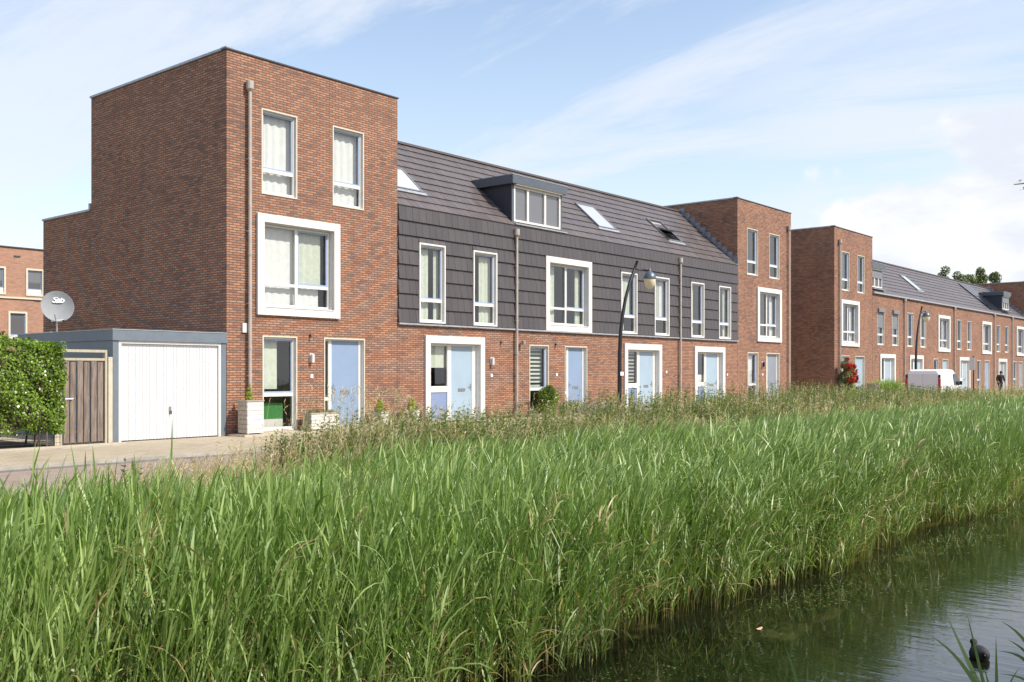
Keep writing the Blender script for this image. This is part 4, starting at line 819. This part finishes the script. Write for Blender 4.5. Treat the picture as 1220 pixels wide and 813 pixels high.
for x in (18.95, 20.22):
    b = MB(); 
    for k in range(3): b.box(x, x + .28, 20.72, 20.75, .07 + k * .14, .2 + k * .14, 'planter_white'); b.box(x, x + .02, 20.75, 21.12, .07 + k * .14, .2 + k * .14, 'planter_side'); b.box(x + .26, x + .28, 20.75, 21.12, .07 + k * .14, .2 + k * .14, 'planter_side'); b.box(x, x + .28, 21.12, 21.14, .07 + k * .14, .2 + k * .14, 'planter_side')
    b.box(x + .02, x + .26, 20.75, 21.12, .06, .44, 'soil'); b.build('planter_box', be)
b = MB(); b.box(19.23, 20.22, 20.76, 20.92, .43, .47, 'gate_wood'); b.box(19.23, 20.22, 20.94, 21.1, .43, .47, 'gate_wood'); b.build('seat', be)

# ------------------------------------------------------------------ foliage clouds
def leafcloud(pos, nrm, size, tint, wl=.5):
    n = len(pos); a = rng.normal(size=(n, 3)); a = np.cross(nrm, a); a /= np.linalg.norm(a, axis=1, keepdims=True) + 1e-9; b_ = np.cross(nrm, a); b_ /= np.linalg.norm(b_, axis=1, keepdims=True) + 1e-9
    s_ = size[:, None]; fold = nrm * s_ * .18
    V = np.stack([pos - a * s_, pos - b_ * s_ * wl + fold, pos + a * s_, pos + b_ * s_ * wl + fold], 1).reshape(-1, 3)
    F = np.arange(4 * n).reshape(-1, 4); return V, F, np.repeat(tint, 4), np.zeros(4 * n)
def blob_leaves(centers, radii, n, size, up=.3, squash=1., seed=None):
    centers = np.array(centers, float); radii = np.array(radii, float); k = rng.choice(len(centers), n, p=radii ** 2 / (radii ** 2).sum())
    d = rng.normal(size=(n, 3)); d /= np.linalg.norm(d, axis=1, keepdims=True); r_ = radii[k] * (1 - .45 * rng.random(n) ** 1.6)
    pos = centers[k] + d * r_[:, None] * np.array([1, 1, squash]); nr = d + rng.normal(size=(n, 3)) * .55 + np.array([0, 0, up]); nr /= np.linalg.norm(nr, axis=1, keepdims=True)
    return leafcloud(pos, nr, size * (.6 + .8 * rng.random(n)), np.clip(rng.normal(.45, .25, n), 0, 1))
def plant(name, label, cat, x, y, z0, blobs, n, size, m, group=None, stem=True, squash=1., stemmat='bark', up=.3):
    t = empty(name, label, cat, group, (x, y, z0)); cs = [(x + b_[0], y + b_[1], z0 + b_[2]) for b_ in blobs]; rs = [b_[3] for b_ in blobs]
    V, F, T, D = blob_leaves(cs, rs, n, size, up, squash); npmesh('foliage', V, F, m, T, None, t)
    if stem:
        s_ = MB()
        for c, r_ in zip(cs, rs): s_.tube([(x + (c[0] - x) * .15, y + (c[1] - y) * .15, z0), (x + (c[0] - x) * .5, y + (c[1] - y) * .5, (z0 + c[2]) / 2), tuple(c)], [.03 * r_ ** .5 * 1.2, .02 * r_ ** .5, .008], stemmat, 6)
        s_.build('stem', t)
    return t
plant('conifer', 'small green upright conifer growing in the tall white planter', 'plant', 14.66, 20.9, .83, [(0, 0, .12, .09), (0, 0, .24, .08), (0, 0, .36, .055), (0.01, 0, .46, .03)], 900, .016, 'conifer', None)
plant('flowering_plant', 'low seedling plants growing in the long white planter', 'plant', 17.0, 20.98, .45, [(a, 0, .06 + .03 * (i % 2), .07) for i, a in enumerate(np.linspace(-.42, .42, 9))], 800, .018, 'weed', None)
plant('conifer', 'yellow-green conifer in the left box of the planter bench', 'plant', 19.09, 20.93, .42, [(0, 0, .12, .15), (0, 0, .25, .11), (0, 0, .36, .06)], 1500, .018, 'conifer', 'yellow-green conifers on the planter bench')
plant('conifer', 'yellow-green conifer in the right box of the planter bench', 'plant', 20.36, 20.93, .42, [(0, 0, .10, .15), (0, 0, .24, .12), (0.02, 0, .37, .07)], 1500, .018, 'conifer', 'yellow-green conifers on the planter bench')
plant('shrub', 'leafy green shrub against the slatted-blind ground window', 'shrub', 26.85, 20.9, .03, [(0, 0, .3, .33), (.1, 0, .65, .36), (-.1, 0, .8, .28), (.12, 0, .95, .2)], 3500, .035, 'hedge_leaf')
plant('lavender', 'greyish purple lavender bush below the blue front door', 'shrub', 29.6, 20.7, .03, [(a, 0, .22 + .1 * (i % 2), .25) for i, a in enumerate(np.linspace(-.7, .7, 6))], 3500, .022, 'lavender')
plant('shrub', 'dark bushy plant beside the slatted-blind ground window', 'shrub', 28.0, 20.8, .03, [(a, 0, .25 + .1 * (i % 2), .25) for i, a in enumerate(np.linspace(-.3, .4, 4))], 2500, .028, 'weed')
plant('shrub', 'low orange-green plant at the foot of the fourth tile-hung front door', 'shrub', 38.5, 20.7, .03, [(0, 0, .25, .3), (.4, 0, .2, .25)], 1500, .03, 'ornamental')
# roses: red blooms on tall stems
rb = plant('rose_bush', 'tall rose bush with bright red blooms at the corner of the third tower', 'rose bush', 53.95, 20.85, .0, [(0, 0, .4, .25), (.1, 0, .9, .3), (-.1, 0, 1.35, .38), (.4, 0, 1.6, .36), (-.15, 0, 2.0, .3), (.6, 0, 1.25, .3)], 4200, .05, 'weed')
P_ = []; 
for k in range(70):
    q = random.choice([(0, 0, 1.35, .40), (.45, 0, 1.7, .38), (-.15, 0, 2.05, .32), (.7, 0, 1.3, .32)]); d = Vector((random.gauss(0, 1), random.gauss(-.8, .7), random.gauss(.1, 1))).normalized(); P_.append((53.95 + q[0] + d.x * q[3], 20.85 + d.y * q[3], q[2] + d.z * q[3]))
V, F, T, D = blob_leaves(P_, [.075] * len(P_), 3200, .045); npmesh('blooms', V, F, 'rose_petal', T, None, rb)
plant('shrub', 'mixed yellow-green border plants below the red rose bush', 'shrub', 54.3, 20.5, 0, [(-1.0, 0, .25, .3), (-.4, 0, .4, .35), (.2, 0, .35, .35), (.6, .1, .2, .25)], 3000, .04, 'ornamental')
pt = empty('flower_pot', 'white tapered pot beside the third tower front door', 'flower pot', None, (55.55, 20.8, .0)); mb = MB(); mb.lathe([(0, 0), (.13, 0), (.19, .42), (.2, .45), (.17, .45), (.16, .38), (0, .38)], 'liner', (55.55, 20.8, .0), 16); mb.build('pot', pt, smooth=False)
plant('box_ball', 'clipped round green box plant in the white pot', 'plant', 55.55, 20.8, .40, [(0, 0, .22, .2)], 900, .025, 'weed')
pb = empty('garden_chair', 'grey woven garden chair with high back outside the far block', 'chair', None, (55.8, 19.9, 0))
for nm, b4 in (('backrest', (55.4, 55.48, 19.55, 20.25, .3, 1.0)), ('seat', (55.48, 56.05, 19.62, 20.18, .36, .46)), ('armrest', (55.48, 56.08, 19.55, 19.62, .3, .64)), ('armrest', (55.48, 56.08, 20.18, 20.25, .3, .64))):
    b = MB(); b.box(*b4, 'grey_box'); b.build(nm, pb, bevel=.02)
for x in (55.42, 56.0):
    for y in (19.56, 20.19): b = MB(); b.box(x, x + .05, y, y + .05, 0, .31, 'grey_box'); b.build('leg', pb)
# tufted ornamental grass
def tuft(x, y, z0, n, L0, W0, m, spread=.25, th=(.1, 1.1), seg=4):
    P0 = np.stack([x + rng.normal(0, spread, n), y + rng.normal(0, spread, n), np.full(n, z0)], 1); az_ = rng.uniform(0, 2 * np.pi, n)
    return strips(P0, az_, rng.uniform(th[0] * .5, th[0] * 2, n), rng.uniform(th[0] + .2, th[1] * 1.4, n), L0 * rng.uniform(.6, 1.1, n), np.full(n, W0), seg, rng.uniform(-1, 1, n), rng.random(n), np.zeros(n))
og = empty('ornamental_grass', 'big bright green tuft of ornamental grass beside the grey garden chair', 'ornamental grass', None, (57.7, 19.9, 0)); V, F, T, D = tuft(57.7, 19.9, 0, 1400, 1.35, .022, 'ornamental', .38, (.12, 1.1)); npmesh('foliage', V, F, 'ornamental', T, None, og)
lb = empty('storage_box', 'beige slatted storage box right of the ornamental grass', 'storage box', None, (60.0, 20.2, 0)); b = MB()
for k in range(5): b.box(59.3, 60.6, 19.9, 20.55, .04 + k * .17, .2 + k * .17, 'grey_box')
b.build('box', lb, bevel=.006); b = MB(); b.box(59.26, 60.64, 19.86, 20.59, .895, .94, 'step_stone'); b.build('lid', lb)

# hedge by the gate
hd = empty('hedge', 'thick leafy bright green hedge left of the wooden gate', 'hedge', None, (6, 21.6, 0))
n = 42000; hx0, hx1, hy0, hy1, hz0, hz1 = 1.0, 9.98, 20.85, 22.3, .28, 2.26
u = rng.random(n); face = rng.random(n); pos = np.zeros((n, 3)); nr = np.zeros((n, 3))
pos[:, 0] = rng.uniform(hx0, hx1, n); pos[:, 1] = rng.uniform(hy0, hy1, n); pos[:, 2] = rng.uniform(hz0, hz1, n)
f1 = face < .55; f2 = (face >= .55) & (face < .85); f3 = face >= .85
def lump(a, b_): return .09 * np.sin(a * 2.9 + 1.3 * np.sin(b_ * 3.1)) + .06 * np.sin(b_ * 6.2 + a * 4.7) + .035 * np.sin(a * 13 + b_ * 9)
dp = np.abs(rng.normal(0, .07, n))
edge = np.clip((pos[:, 2] - 1.9) / .4, 0, 1) ** 2 * .22 + np.clip((.7 - pos[:, 2]) / .4, 0, 1) * .14
pos[f1, 1] = hy0 + (lump(pos[:, 0], pos[:, 2]) + dp + edge)[f1]; nr[f1] = (0, -1, .25)
pos[f2, 2] = hz1 + (lump(pos[:, 0], pos[:, 1]) * .7 - dp)[f2] - .08 * np.clip((pos[f2, 0] - 8.9), 0, 1) ; nr[f2] = (0, 0, 1)
pos[f3, 0] = hx1 + (lump(pos[:, 1], pos[:, 2]) * .6 - dp)[f3] - edge[f3] * .5; nr[f3] = (1, 0, .2)
nr += rng.normal(size=(n, 3)) * .62; nr /= np.linalg.norm(nr, axis=1, keepdims=True)
V, F, T, D = leafcloud(pos, nr, .034 * (.6 + .7 * rng.random(n)), np.clip(rng.normal(.45, .28, n), 0, 1), .62)
npmesh('foliage', V, F, 'hedge_leaf', T, None, hd)
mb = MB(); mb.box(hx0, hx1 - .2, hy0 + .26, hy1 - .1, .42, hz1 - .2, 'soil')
mb.build('dark_core', hd)  # solid dark box standing in for the shade inside the leaves
for k in range(24):
    mb = MB(); x = random.uniform(hx0, hx1 - .2); y = random.uniform(hy0 + .15, hy1 - .3); a = random.uniform(-.3, .3)
    mb.tube([(x, y, 0), (x + a * .4, y - .05, .3), (x + a, y + random.uniform(-.15, .1), .75)], [.026, .02, .012], 'bark', 6); mb.build('trunk', hd)
lfn = empty('wire_fence', 'low dark wire fence with thin posts under the hedge', 'fence', None, (6, 20.9, 0))
for k in range(6): p = MB(); p.tube([(9.6 - k * 1.6, 20.9, 0), (9.6 - k * 1.6, 20.9, .45)], .014, 'gate_wood', 6); p.build('post', lfn)
p = MB(); 
for z in (.1, .22, .34): p.tube([(1, 20.9, z), (9.9, 20.9, z)], .004, 'black_metal', 4)
for k in range(90): p.tube([(1 + k * .1, 20.9, .04), (1 + k * .1, 20.9, .36)], .002, 'black_metal', 4, False)
p.build('wire_mesh', lfn); 
mb = MB(); mb.quad((-20, 20.95, .012), (9.95, 20.95, .012), (9.95, 26, .012), (-20, 26, .012), 'soil'); tag(mb.build('garden_soil'), kind='structure')
plant('garden_shrub', 'loose leafy shrub rising behind the garage roof at the left', 'shrub', 11.1, 30.2, 0, [(-.6, 0, 2.2, .7), (.1, 0, 2.9, .45), (.55, 0, 2.5, .5), (1.3, .1, 2.55, .35), (0, 0, 1.5, .9)], 5200, .06, 'hedge_leaf')

# far trees behind the far row
def tree(x, y, h, blobs, label, n, size=.35, m='tree_leaf', g='trees behind the far row roof', cat='tree'):
    t = empty('tree', label, cat, g, (x, y, 0)); tr = MB(); tr.tube([(x, y, 0), (x + .15, y, h * .35), (x - .1, y, h * .6), (x, y, h * .85)], [.32, .24, .16, .05], 'bark', 10); tr.build('trunk', t, smooth=True)
    cs = [(x + b_[0], y + b_[1], b_[2]) for b_ in blobs]; rs = [b_[3] for b_ in blobs]
    br = MB()
    for c in cs[::2]: br.tube([(x, y, min(h * .6, c[2] - 1)), ((x + c[0]) / 2, (y + c[1]) / 2, c[2] - .7), c], [.12, .07, .03], 'bark', 6)
    br.build('branch', t)
    V, F, T, D = blob_leaves(cs, rs, n, size); npmesh('crown', V, F, m, T, None, t)
for (x, y, h, wd, lab, lo) in ((155.5, 45, 17.6, 2.0, 'broad loose-crowned tree, leftmost behind the far row roof', .62), (161.5, 45, 17.3, 2.3, 'rounded tree right beside the leftmost one behind the far roof', .6), (170.6, 46, 17.5, 1.6, 'small tree in the middle behind the far row roof', .6), (178.6, 46, 19.4, 1.9, 'taller dark pointed tree behind the far row roof', .55), (188, 46, 19.4, 1.5, 'narrow tree, rightmost behind the far row roof', .55)):
    bl = []
    for k in range(22):
        z = random.uniform(lo * h * .75, h - .8); rr = wd * (1 - ((z - lo * h * .9) / (h * .42)) ** 2 * .65) if z > lo * h * .9 else wd
        a = random.uniform(0, 6.28); q = random.random() ** .5 * max(.3, rr); bl.append((math.cos(a) * q, math.sin(a) * q, z, random.uniform(.6, 1.15)))
    bl.append((0, 0, h - .6, .7)); tree(x, y, h, bl, lab, 6500, .17)
# tree on the near bank whose one twig enters the picture at the right
nt_ = empty('willow', 'near-bank tree of which only one leafy twig enters at the right edge', 'tree', None, (8.6, .2, -.5)); tr = MB(); bx, by = 8.6, .2
tr.tube([(bx, by, -.5), (bx + .05, by, .8), (bx - .02, by + .05, 2.2), (bx + .1, by, 4.2)], [.11, .09, .07, .03], 'bark', 10); tr.build('trunk', nt_, smooth=True)
d_ = 6.6; lt = (1209 - 610) / 1169 * d_; tx, ty = d_ * .766 + lt * .643, d_ * .643 - lt * .766; tz = 1.6 + 224 * d_ / 1169
tr = MB(); tr.tube([(bx - .02, by + .05, 2.2), (bx + .0, by + .45, 2.6), ((bx + tx) / 2 + .15, (by + ty) / 2 + .2, 2.85), (tx + .12, ty - .12, tz + .02), (tx, ty, tz)], [.03, .022, .014, .006, .003], 'bark', 6)
for a in ((-.4, -.5, 4.4), (.7, -.4, 4.2), (.9, .3, 3.5), (.2, -.9, 3.6)): tr.tube([(bx, by, 2.6), (bx + a[0] * .5, by + a[1] * .5, (2.6 + a[2]) / 2 + .1), (bx + a[0], by + a[1], a[2])], [.03, .02, .01], 'bark', 6)
tr.build('branch', nt_)
V1 = blob_leaves([(bx - .3, by - .5, 4.5), (bx + .7, by - .4, 4.3), (bx + 1.0, by + .2, 3.6), (bx + .2, by - .9, 3.7), (bx + .4, by - .2, 4.9)], [.6, .6, .5, .5, .5], 2600, .045)
np_ = 14; az_ = rng.uniform(2.2, 3.6, np_); V2 = strips(np.stack([tx + rng.uniform(-.0, .22, np_), ty - rng.uniform(0, .22, np_), tz + rng.uniform(-.03, .03, np_)], 1), az_, rng.uniform(1.2, 1.7, np_), rng.uniform(1.8, 2.6, np_), rng.uniform(.05, .09, np_), np.full(np_, .016), 4, rng.uniform(-.6, .6, np_), rng.random(np_), np.zeros(np_))
V, F, T, D = merge([V1, V2]); npmesh('foliage', V, F, 'tree_leaf', T, None, nt_)

# ------------------------------------------------------------------ reeds, verge, weeds
def wob(x, s_=0.): return .5 * np.sin(x * .9 + s_) + .3 * np.sin(x * 2.3 + 1.7 + s_) + .2 * np.sin(x * 5.1 + .4 + s_)
def wnd_h(x, y): return np.clip((x + y * .3 - 6) / 8, 0, 1)
def reeds(nst, xa, xb, ya, yb, seg, nl, wmul, hmul=1., bias=None):
    x = rng.uniform(xa, xb, nst); y = ya + (yb - ya) * rng.random(nst)
    front = 4.95 - .45 * np.clip((x - 8) / 25, 0, 1) + .30 * wob(x) * .8
    y = y + (front - 4.95) * (1 - (y - ya) / (yb - ya))
    z0 = gz(y) - .03
    patch = wob(x * .7 + y * .8, 2.) * .17 + wob(x * 1.9 - y * 1.3, 4.) * .09
    top = .68 - .060 * (y - 5) + patch + np.clip(rng.normal(0, .10, nst), -.3, .15) - .30 * (rng.random(nst) ** 3) - .04 * (1 - np.clip((x - 3) / 7, 0, 1)) * np.clip((y - 5.5) / 2, 0, 1)
    top += (rng.random(nst) < .035) * (x < 9) * rng.uniform(.05, .28, nst) * (y > 6.5)
    edge = np.clip(1 - (y - front) / .5, 0, 1); top -= edge * rng.uniform(.0, .75, nst)
    fr = np.clip((y - 8.0) / 1.5, 0, 1); top -= fr * rng.uniform(0, .45, nst)
    H = np.clip(top - z0, .45, 2.4) * hmul * (1.02 + .07 * wnd_h(x, y))
    wnd = np.clip((x + y * .3 - 6) / 8, 0, 1); azw = R(-28) + rng.normal(0, .5, nst) + (1 - wnd) * rng.normal(0, .8, nst); th0 = rng.uniform(0, .12, nst); gust = .5 + .5 * wob(x * .45 + y * .6, 1.)
    th1 = rng.uniform(.05, .36, nst) + (.12 + .88 * wnd) * .72 * gust
    P0 = np.stack([x, y, z0], 1); tint = np.clip(rng.normal(.42, .2, nst) + wob(x * .6 + y, 3.) * .12, 0, 1)
    k = 6; t = np.linspace(0, 1, k + 1)
    dryS = np.clip(1.15 - (t[None] * H[:, None]) / .55, 0, 1) * rng.uniform(.3, 1, nst)[:, None]
    dead = rng.random(nst) < .025; dryS = np.where(dead[:, None], .9, dryS); P0[:, 2] += dead * .12; th1 = th1 + dead * rng.uniform(0, .9, nst)
    # stalks
    stalk = strips(P0, azw, th0, th1, H, np.full(nst, .0062 * wmul), k, rng.uniform(-.6, .6, nst), tint * .6 + .2, dryS, np.array([1, .95, .9, .7, .35]))
    Pc = curve(P0, azw, th0, th1, H, k)
    parts = [stalk]
    for j in range(nl):
        tj = .20 + .80 * (j + rng.random(nst) * .6) / nl; tj = np.clip(tj, 0, .995)
        idx = tj * k; i0 = np.minimum(idx.astype(int), k - 1); fr_ = (idx - i0)[:, None]; r_ = np.arange(nst)
        B = Pc[r_, i0] * (1 - fr_) + Pc[r_, i0 + 1] * fr_
        hi = tj
        az_ = R(-30) + rng.normal(0, 1, nst) * ((1.7 - 1.15 * hi) * (.45 + .55 * wnd) + (1 - wnd) * 1.2)
        a0 = rng.uniform(.12, .75, nst) * (1.15 - .6 * hi) + .3 * th1 * hi; a1 = a0 + rng.uniform(.0, 1.0, nst) ** 2 * (1.1 - .5 * hi) + .75 * gust * hi * wnd; kink = rng.random(nst) < .07; a1 = a1 + kink * 1.2
        Ln = rng.uniform(.18, .42, nst) * (.75 + .35 * np.sin(np.pi * np.clip(hi, 0, .9)))
        dd = (((rng.random(nst) < .30 * (1 - hi * 1.25)) | dead) * rng.uniform(.4, 1, nst)); a1 = a1 + (dd > 0) * .8
        parts.append(strips(B, az_, a0, a1, Ln, rng.uniform(.008, .017, nst) * wmul, seg, rng.uniform(-.9, .9, nst), np.clip(tint + rng.normal(0, .18, nst), 0, 1), dd))
    return parts
RP = []
RP += reeds(13000, 0.2, 14, 4.95, 9.6, 4, 14, 1.0)
RP += reeds(15000, 14, 34, 4.95, 9.5, 3, 13, 1.12)
RP += reeds(9500, 34, 70, 4.95, 9.5, 3, 7, 1.5)
RP += reeds(7000, 70, 150, 4.95, 9.6, 2, 6, 2.4)
V, F, T, D = merge(RP); ro_ = npmesh('reed_bed', V, F, 'reed', T, D); tag(ro_, 'dense green reeds bending in the wind along the canal', 'reeds', kind='stuff')

def vh(x):   # how high the verge plants stand along the road
    return np.interp(x, [0, 5, 8.0, 10.2, 14, 26, 34, 50, 70, 120], [.16, .22, .42, .94, .88, 1.0, .88, .80, .84, .94])
def grass(n, xa, xb, ya, yb, hm, wmul, m, seed_heads=False, lean=.6):
    x = rng.uniform(xa, xb, n); y = rng.uniform(ya, yb, n); z0 = gz(y) - .01; sc_ = vh(x) * (.8 + .35 * wob(x * 1.3 + y * 1.7, 5.))
    H = np.clip(hm * sc_ * rng.uniform(.45, 1.1, n), .08, 1.6); az_ = R(-20) + rng.normal(0, 1.1, n); th0 = rng.uniform(0, .25, n); th1 = rng.uniform(.2, lean * 2, n)
    P0 = np.stack([x, y, z0], 1); tint = rng.random(n); prof = np.array([.8, .8, .7, .5, .2]) if seed_heads else None
    parts = [strips(P0, az_, th0, th1, H, rng.uniform(.003, .006, n) * wmul * (1 if seed_heads else 1.5), 4, rng.uniform(-1, 1, n), tint, np.zeros(n), prof)]
    if seed_heads:
        E_ = curve(P0, az_, th0, th1, H, 4)[:, -1]
        for k in range(5):
            parts.append(strips(E_ - np.stack([np.zeros(n), np.zeros(n), k * .028 * np.ones(n)], 1), az_ + rng.normal(0, 1.2, n), rng.uniform(.2, 1.1, n), rng.uniform(.6, 1.8, n), rng.uniform(.04, .09, n), rng.uniform(.006, .012, n) * wmul, 2, rng.uniform(-1, 1, n), np.clip(tint + .2, 0, 1), (rng.random(n) < .3) * .8, np.array([.3, 1, .8, .3, .1])))
    return parts
G = grass(9000, 0, 16, 8.6, 13.3, .70, 1.3, 'lowgrass') + grass(14000, 16, 45, 8.6, 13.4, 1.35, 1.9, 'lowgrass') + grass(14000, 45, 150, 8.6, 13.5, 1.4, 4.0, 'lowgrass')
V, F, T, D = merge(G); tag(npmesh('verge_grass', V, F, 'lowgrass', T, D), 'rough green grass on the verge between reeds and road', 'grass', kind='stuff')
G = grass(7500, 6, 17, 9.2, 13.0, 1.28, 1.3, 'straw', True, .5) + grass(15500, 17, 45, 9.0, 13.2, 1.30, 2.0, 'straw', True, .5) + grass(15000, 45, 150, 9.0, 13.3, 1.38, 4.2, 'straw', True, .5) + grass(260, 0, 6, 10, 12.8, 1.7, 1.2, 'straw', True, .4) + grass(900, 6.2, 9.8, 9.8, 11.6, 2.7, 1.2, 'straw', True, .5) + grass(260, 9.5, 12, 10.4, 12.4, 1.4, 1.2, 'straw', True, .5)
V, F, T, D = merge(G); tag(npmesh('dry_grass', V, F, 'straw', T, D), 'straw-coloured seeding grass along the road edge', 'dry grass', kind='stuff')
def nettles(n, xa, xb, ya, yb, hm, wmul, nl=11, pos=None):
    x = rng.uniform(xa, xb, n); y = rng.uniform(ya, yb, n)
    if pos is None: keep = wob(x * .8 + y * .5, 7.) + rng.normal(0, .35, n) > -.05; x, y = x[keep], y[keep]; n = len(x)
    z0 = gz(y); H = np.clip(hm * vh(x) * rng.uniform(.65, 1.15, n), .2, 1.7); az_ = rng.uniform(-1.5, .8, n); th0 = rng.uniform(0, .1, n); th1 = rng.uniform(.05, .35, n); P0 = np.stack([x, y, z0], 1); tint = rng.random(n)
    k = 5; parts = [strips(P0, az_, th0, th1, H, np.full(n, .007 * wmul), k, np.zeros(n), tint, np.full(n, .25), np.array([1, 1, .9, .8, .5]))]; Pc = curve(P0, az_, th0, th1, H, k); r_ = np.arange(n)
    for j in range(nl):
        tj = .22 + .77 * (j + .5) / nl; i0 = min(int(tj * k), k - 1); f_ = tj * k - i0; B = Pc[:, i0] * (1 - f_) + Pc[:, i0 + 1] * f_; base = rng.uniform(0, 6.28, n)
        for q in range(3):
            lnn = (.13 - .085 * tj) * rng.uniform(.7, 1.3, n) * wmul ** .4; parts.append(strips(B, base + q * 2.1 + rng.normal(0, .3, n), rng.uniform(.5, 1.1, n), rng.uniform(1.3, 2.2, n), lnn, lnn * rng.uniform(.38, .55, n), 3, rng.uniform(-.4, .4, n), np.clip(tint + rng.normal(0, .25, n), 0, 1), (rng.random(n) < .10) * .7, np.array([.3, 1, .8, .4, .05])))
    return parts
G = nettles(2200, 9, 16, 9.8, 12.6, 1.12, 1.35) + nettles(4200, 16, 42, 10, 12.9, 1.35, 1.6, 9) + nettles(1800, 42, 80, 10.2, 13, 1.15, 1.9, 6)
# isolated weeds standing in front of the road at the left, and the tall spikes before the doors
for (x, y, h_) in ((2.9, 8.9, .95), (3.1, 9.0, .7), (5.2, 9.6, .9), (5.35, 9.5, .6), (8.1, 10.2, .9), (8.3, 10.0, .75), (7.9, 10.4, .7), (8.6, 10.6, .8), (13.6, 10.6, 1.35), (14.3, 10.7, 1.2), (15.0, 10.6, 1.3), (15.15, 10.8, 1.4), (15.9, 11, 1.1), (19.6, 11, 1.35), (23.1, 11.3, 1.5), (25.5, 11.4, 1.3), (25.8, 11.3, 1.25), (27.5, 11.6, 1.4)):
    n_ = 5; G += nettles(n_, x - .12, x + .12, y - .12, y + .12, h_ / float(vh(x)), 1.1, 13, True)
V, F, T, D = merge(G); tag(npmesh('nettle_patch', V, F, 'weed', T, D), 'dark green nettles and tall weeds in front of the houses', 'weeds', kind='stuff')

# specks of duckweed and leaf scraps along the reed edge
n = 9000; x = rng.uniform(3, 60, n); y = 4.75 - np.abs(rng.normal(0, .55, n)) - .012 * np.clip(x - 8, 0, 25); kp = (wob(x * 1.6 + y * 2.2, 9.) + rng.normal(0, .3, n)) > .05; x, y = x[kp], y[kp]; n = len(x)
V, F, T, D = leafcloud(np.stack([x, y, np.full(n, WZ + .004)], 1), np.tile([[0., 0., 1.]], (n, 1)) + rng.normal(0, .03, (n, 3)), .006 + .016 * rng.random(n) ** 3 + .0003 * x, rng.random(n), .7)
tag(npmesh('duckweed', V, F, 'weed', T, D), 'specks of duckweed floating along the foot of the reeds', 'duckweed', kind='stuff')
# near reeds, bottom right: leaf blades rising from the bank by the photographer
def blade_plant(label, blades, base, name='reed_plant'):
    t = empty(name, label, 'reed', 'single reed plants on the near bank', base); parts = []; bx, by, bz = base; s_ = MB()
    tx_, ty_, tz_ = blades[0][0]
    s_.tube([(bx, by, bz), ((bx + tx_) / 2, (by + ty_) / 2, (bz + tz_) / 2), (tx_, ty_, tz_)], [.006, .005, .004], 'green_stem', 8); s_.build('stem', t)
    for root, tip, w_, sag in blades:
        r0, t0 = Vector(root), Vector(tip); d = t0 - r0; side = d.cross(Vector((.77, .64, 0))).normalized(); n_ = 8; Vv = []
        for i in range(n_ + 1):
            a = i / n_; p = r0 + d * a + Vector((0, 0, sag * math.sin(a * math.pi))); ww = w_ * .5 * (min(1, .45 + a * 2.5) * (1 - a ** 1.8) + .01); Vv += [tuple(p - side * ww), tuple(p + side * ww)]
        F_ = np.array([[2 * i, 2 * i + 1, 2 * i + 3, 2 * i + 2] for i in range(n_)]); parts.append((np.array(Vv), F_, np.full(len(Vv), random.random()), np.zeros(len(Vv))))
    V, F, T, D = merge(parts); npmesh('leaves', V, F, 'near_reed', T, None, t)
def at(px_, py_, d):  # metres at distance d
    lat = (px_ - 610) / 1169 * d; return (d * .7664 + lat * .6424, d * .6424 - lat * .7664, 1.6 + (444 - py_) * d / 1169)
d = 2.6
blade_plant('dark reed with three blades fanned in front of the coot', [(at(1182, 850, d), at(1127, 732, d + .1), .016, .0), (at(1182, 850, d), at(1108, 757, d + .05), .013, .03), (at(1180, 850, d), at(1152, 731, d), .011, .0), (at(1188, 850, d), at(1172, 795, d), .012, .0)], (at(1190, 850, d)[0], at(1190, 850, d)[1], -.45))
blade_plant('dark reed with one upright blade right of the coot', [(at(1188, 860, d), at(1186.5, 758, d), .012, .0), (at(1188, 860, d), at(1215, 795, d), .008, .02)], (at(1189, 860, d)[0], at(1189, 860, d)[1], -.45))
blade_plant('dark reeds arching in at the bottom right corner', [(at(1262, 850, d), at(1192, 740, d), .014, .05), (at(1262, 850, d), at(1200, 762, d), .013, .04), (at(1262, 850, d), at(1188, 776, d), .012, .05), (at(1262, 850, d), at(1208, 777, d), .012, .03), (at(1262, 850, d), at(1190, 803, d), .011, .03), (at(1255, 850, d), at(1230, 730, d), .014, .02)], (at(1262, 860, d)[0], at(1262, 860, d)[1], -.45))
d = 2.9
blade_plant('small dark reed tip at the bottom edge of the water', [(at(958, 850, d), at(934, 768, d), .012, .02), (at(962, 850, d), at(962, 789, d), .011, .0), (at(965, 850, d), at(1009, 800, d), .006, .0)], (at(960, 860, d)[0], at(960, 860, d)[1], -.5))
settle()
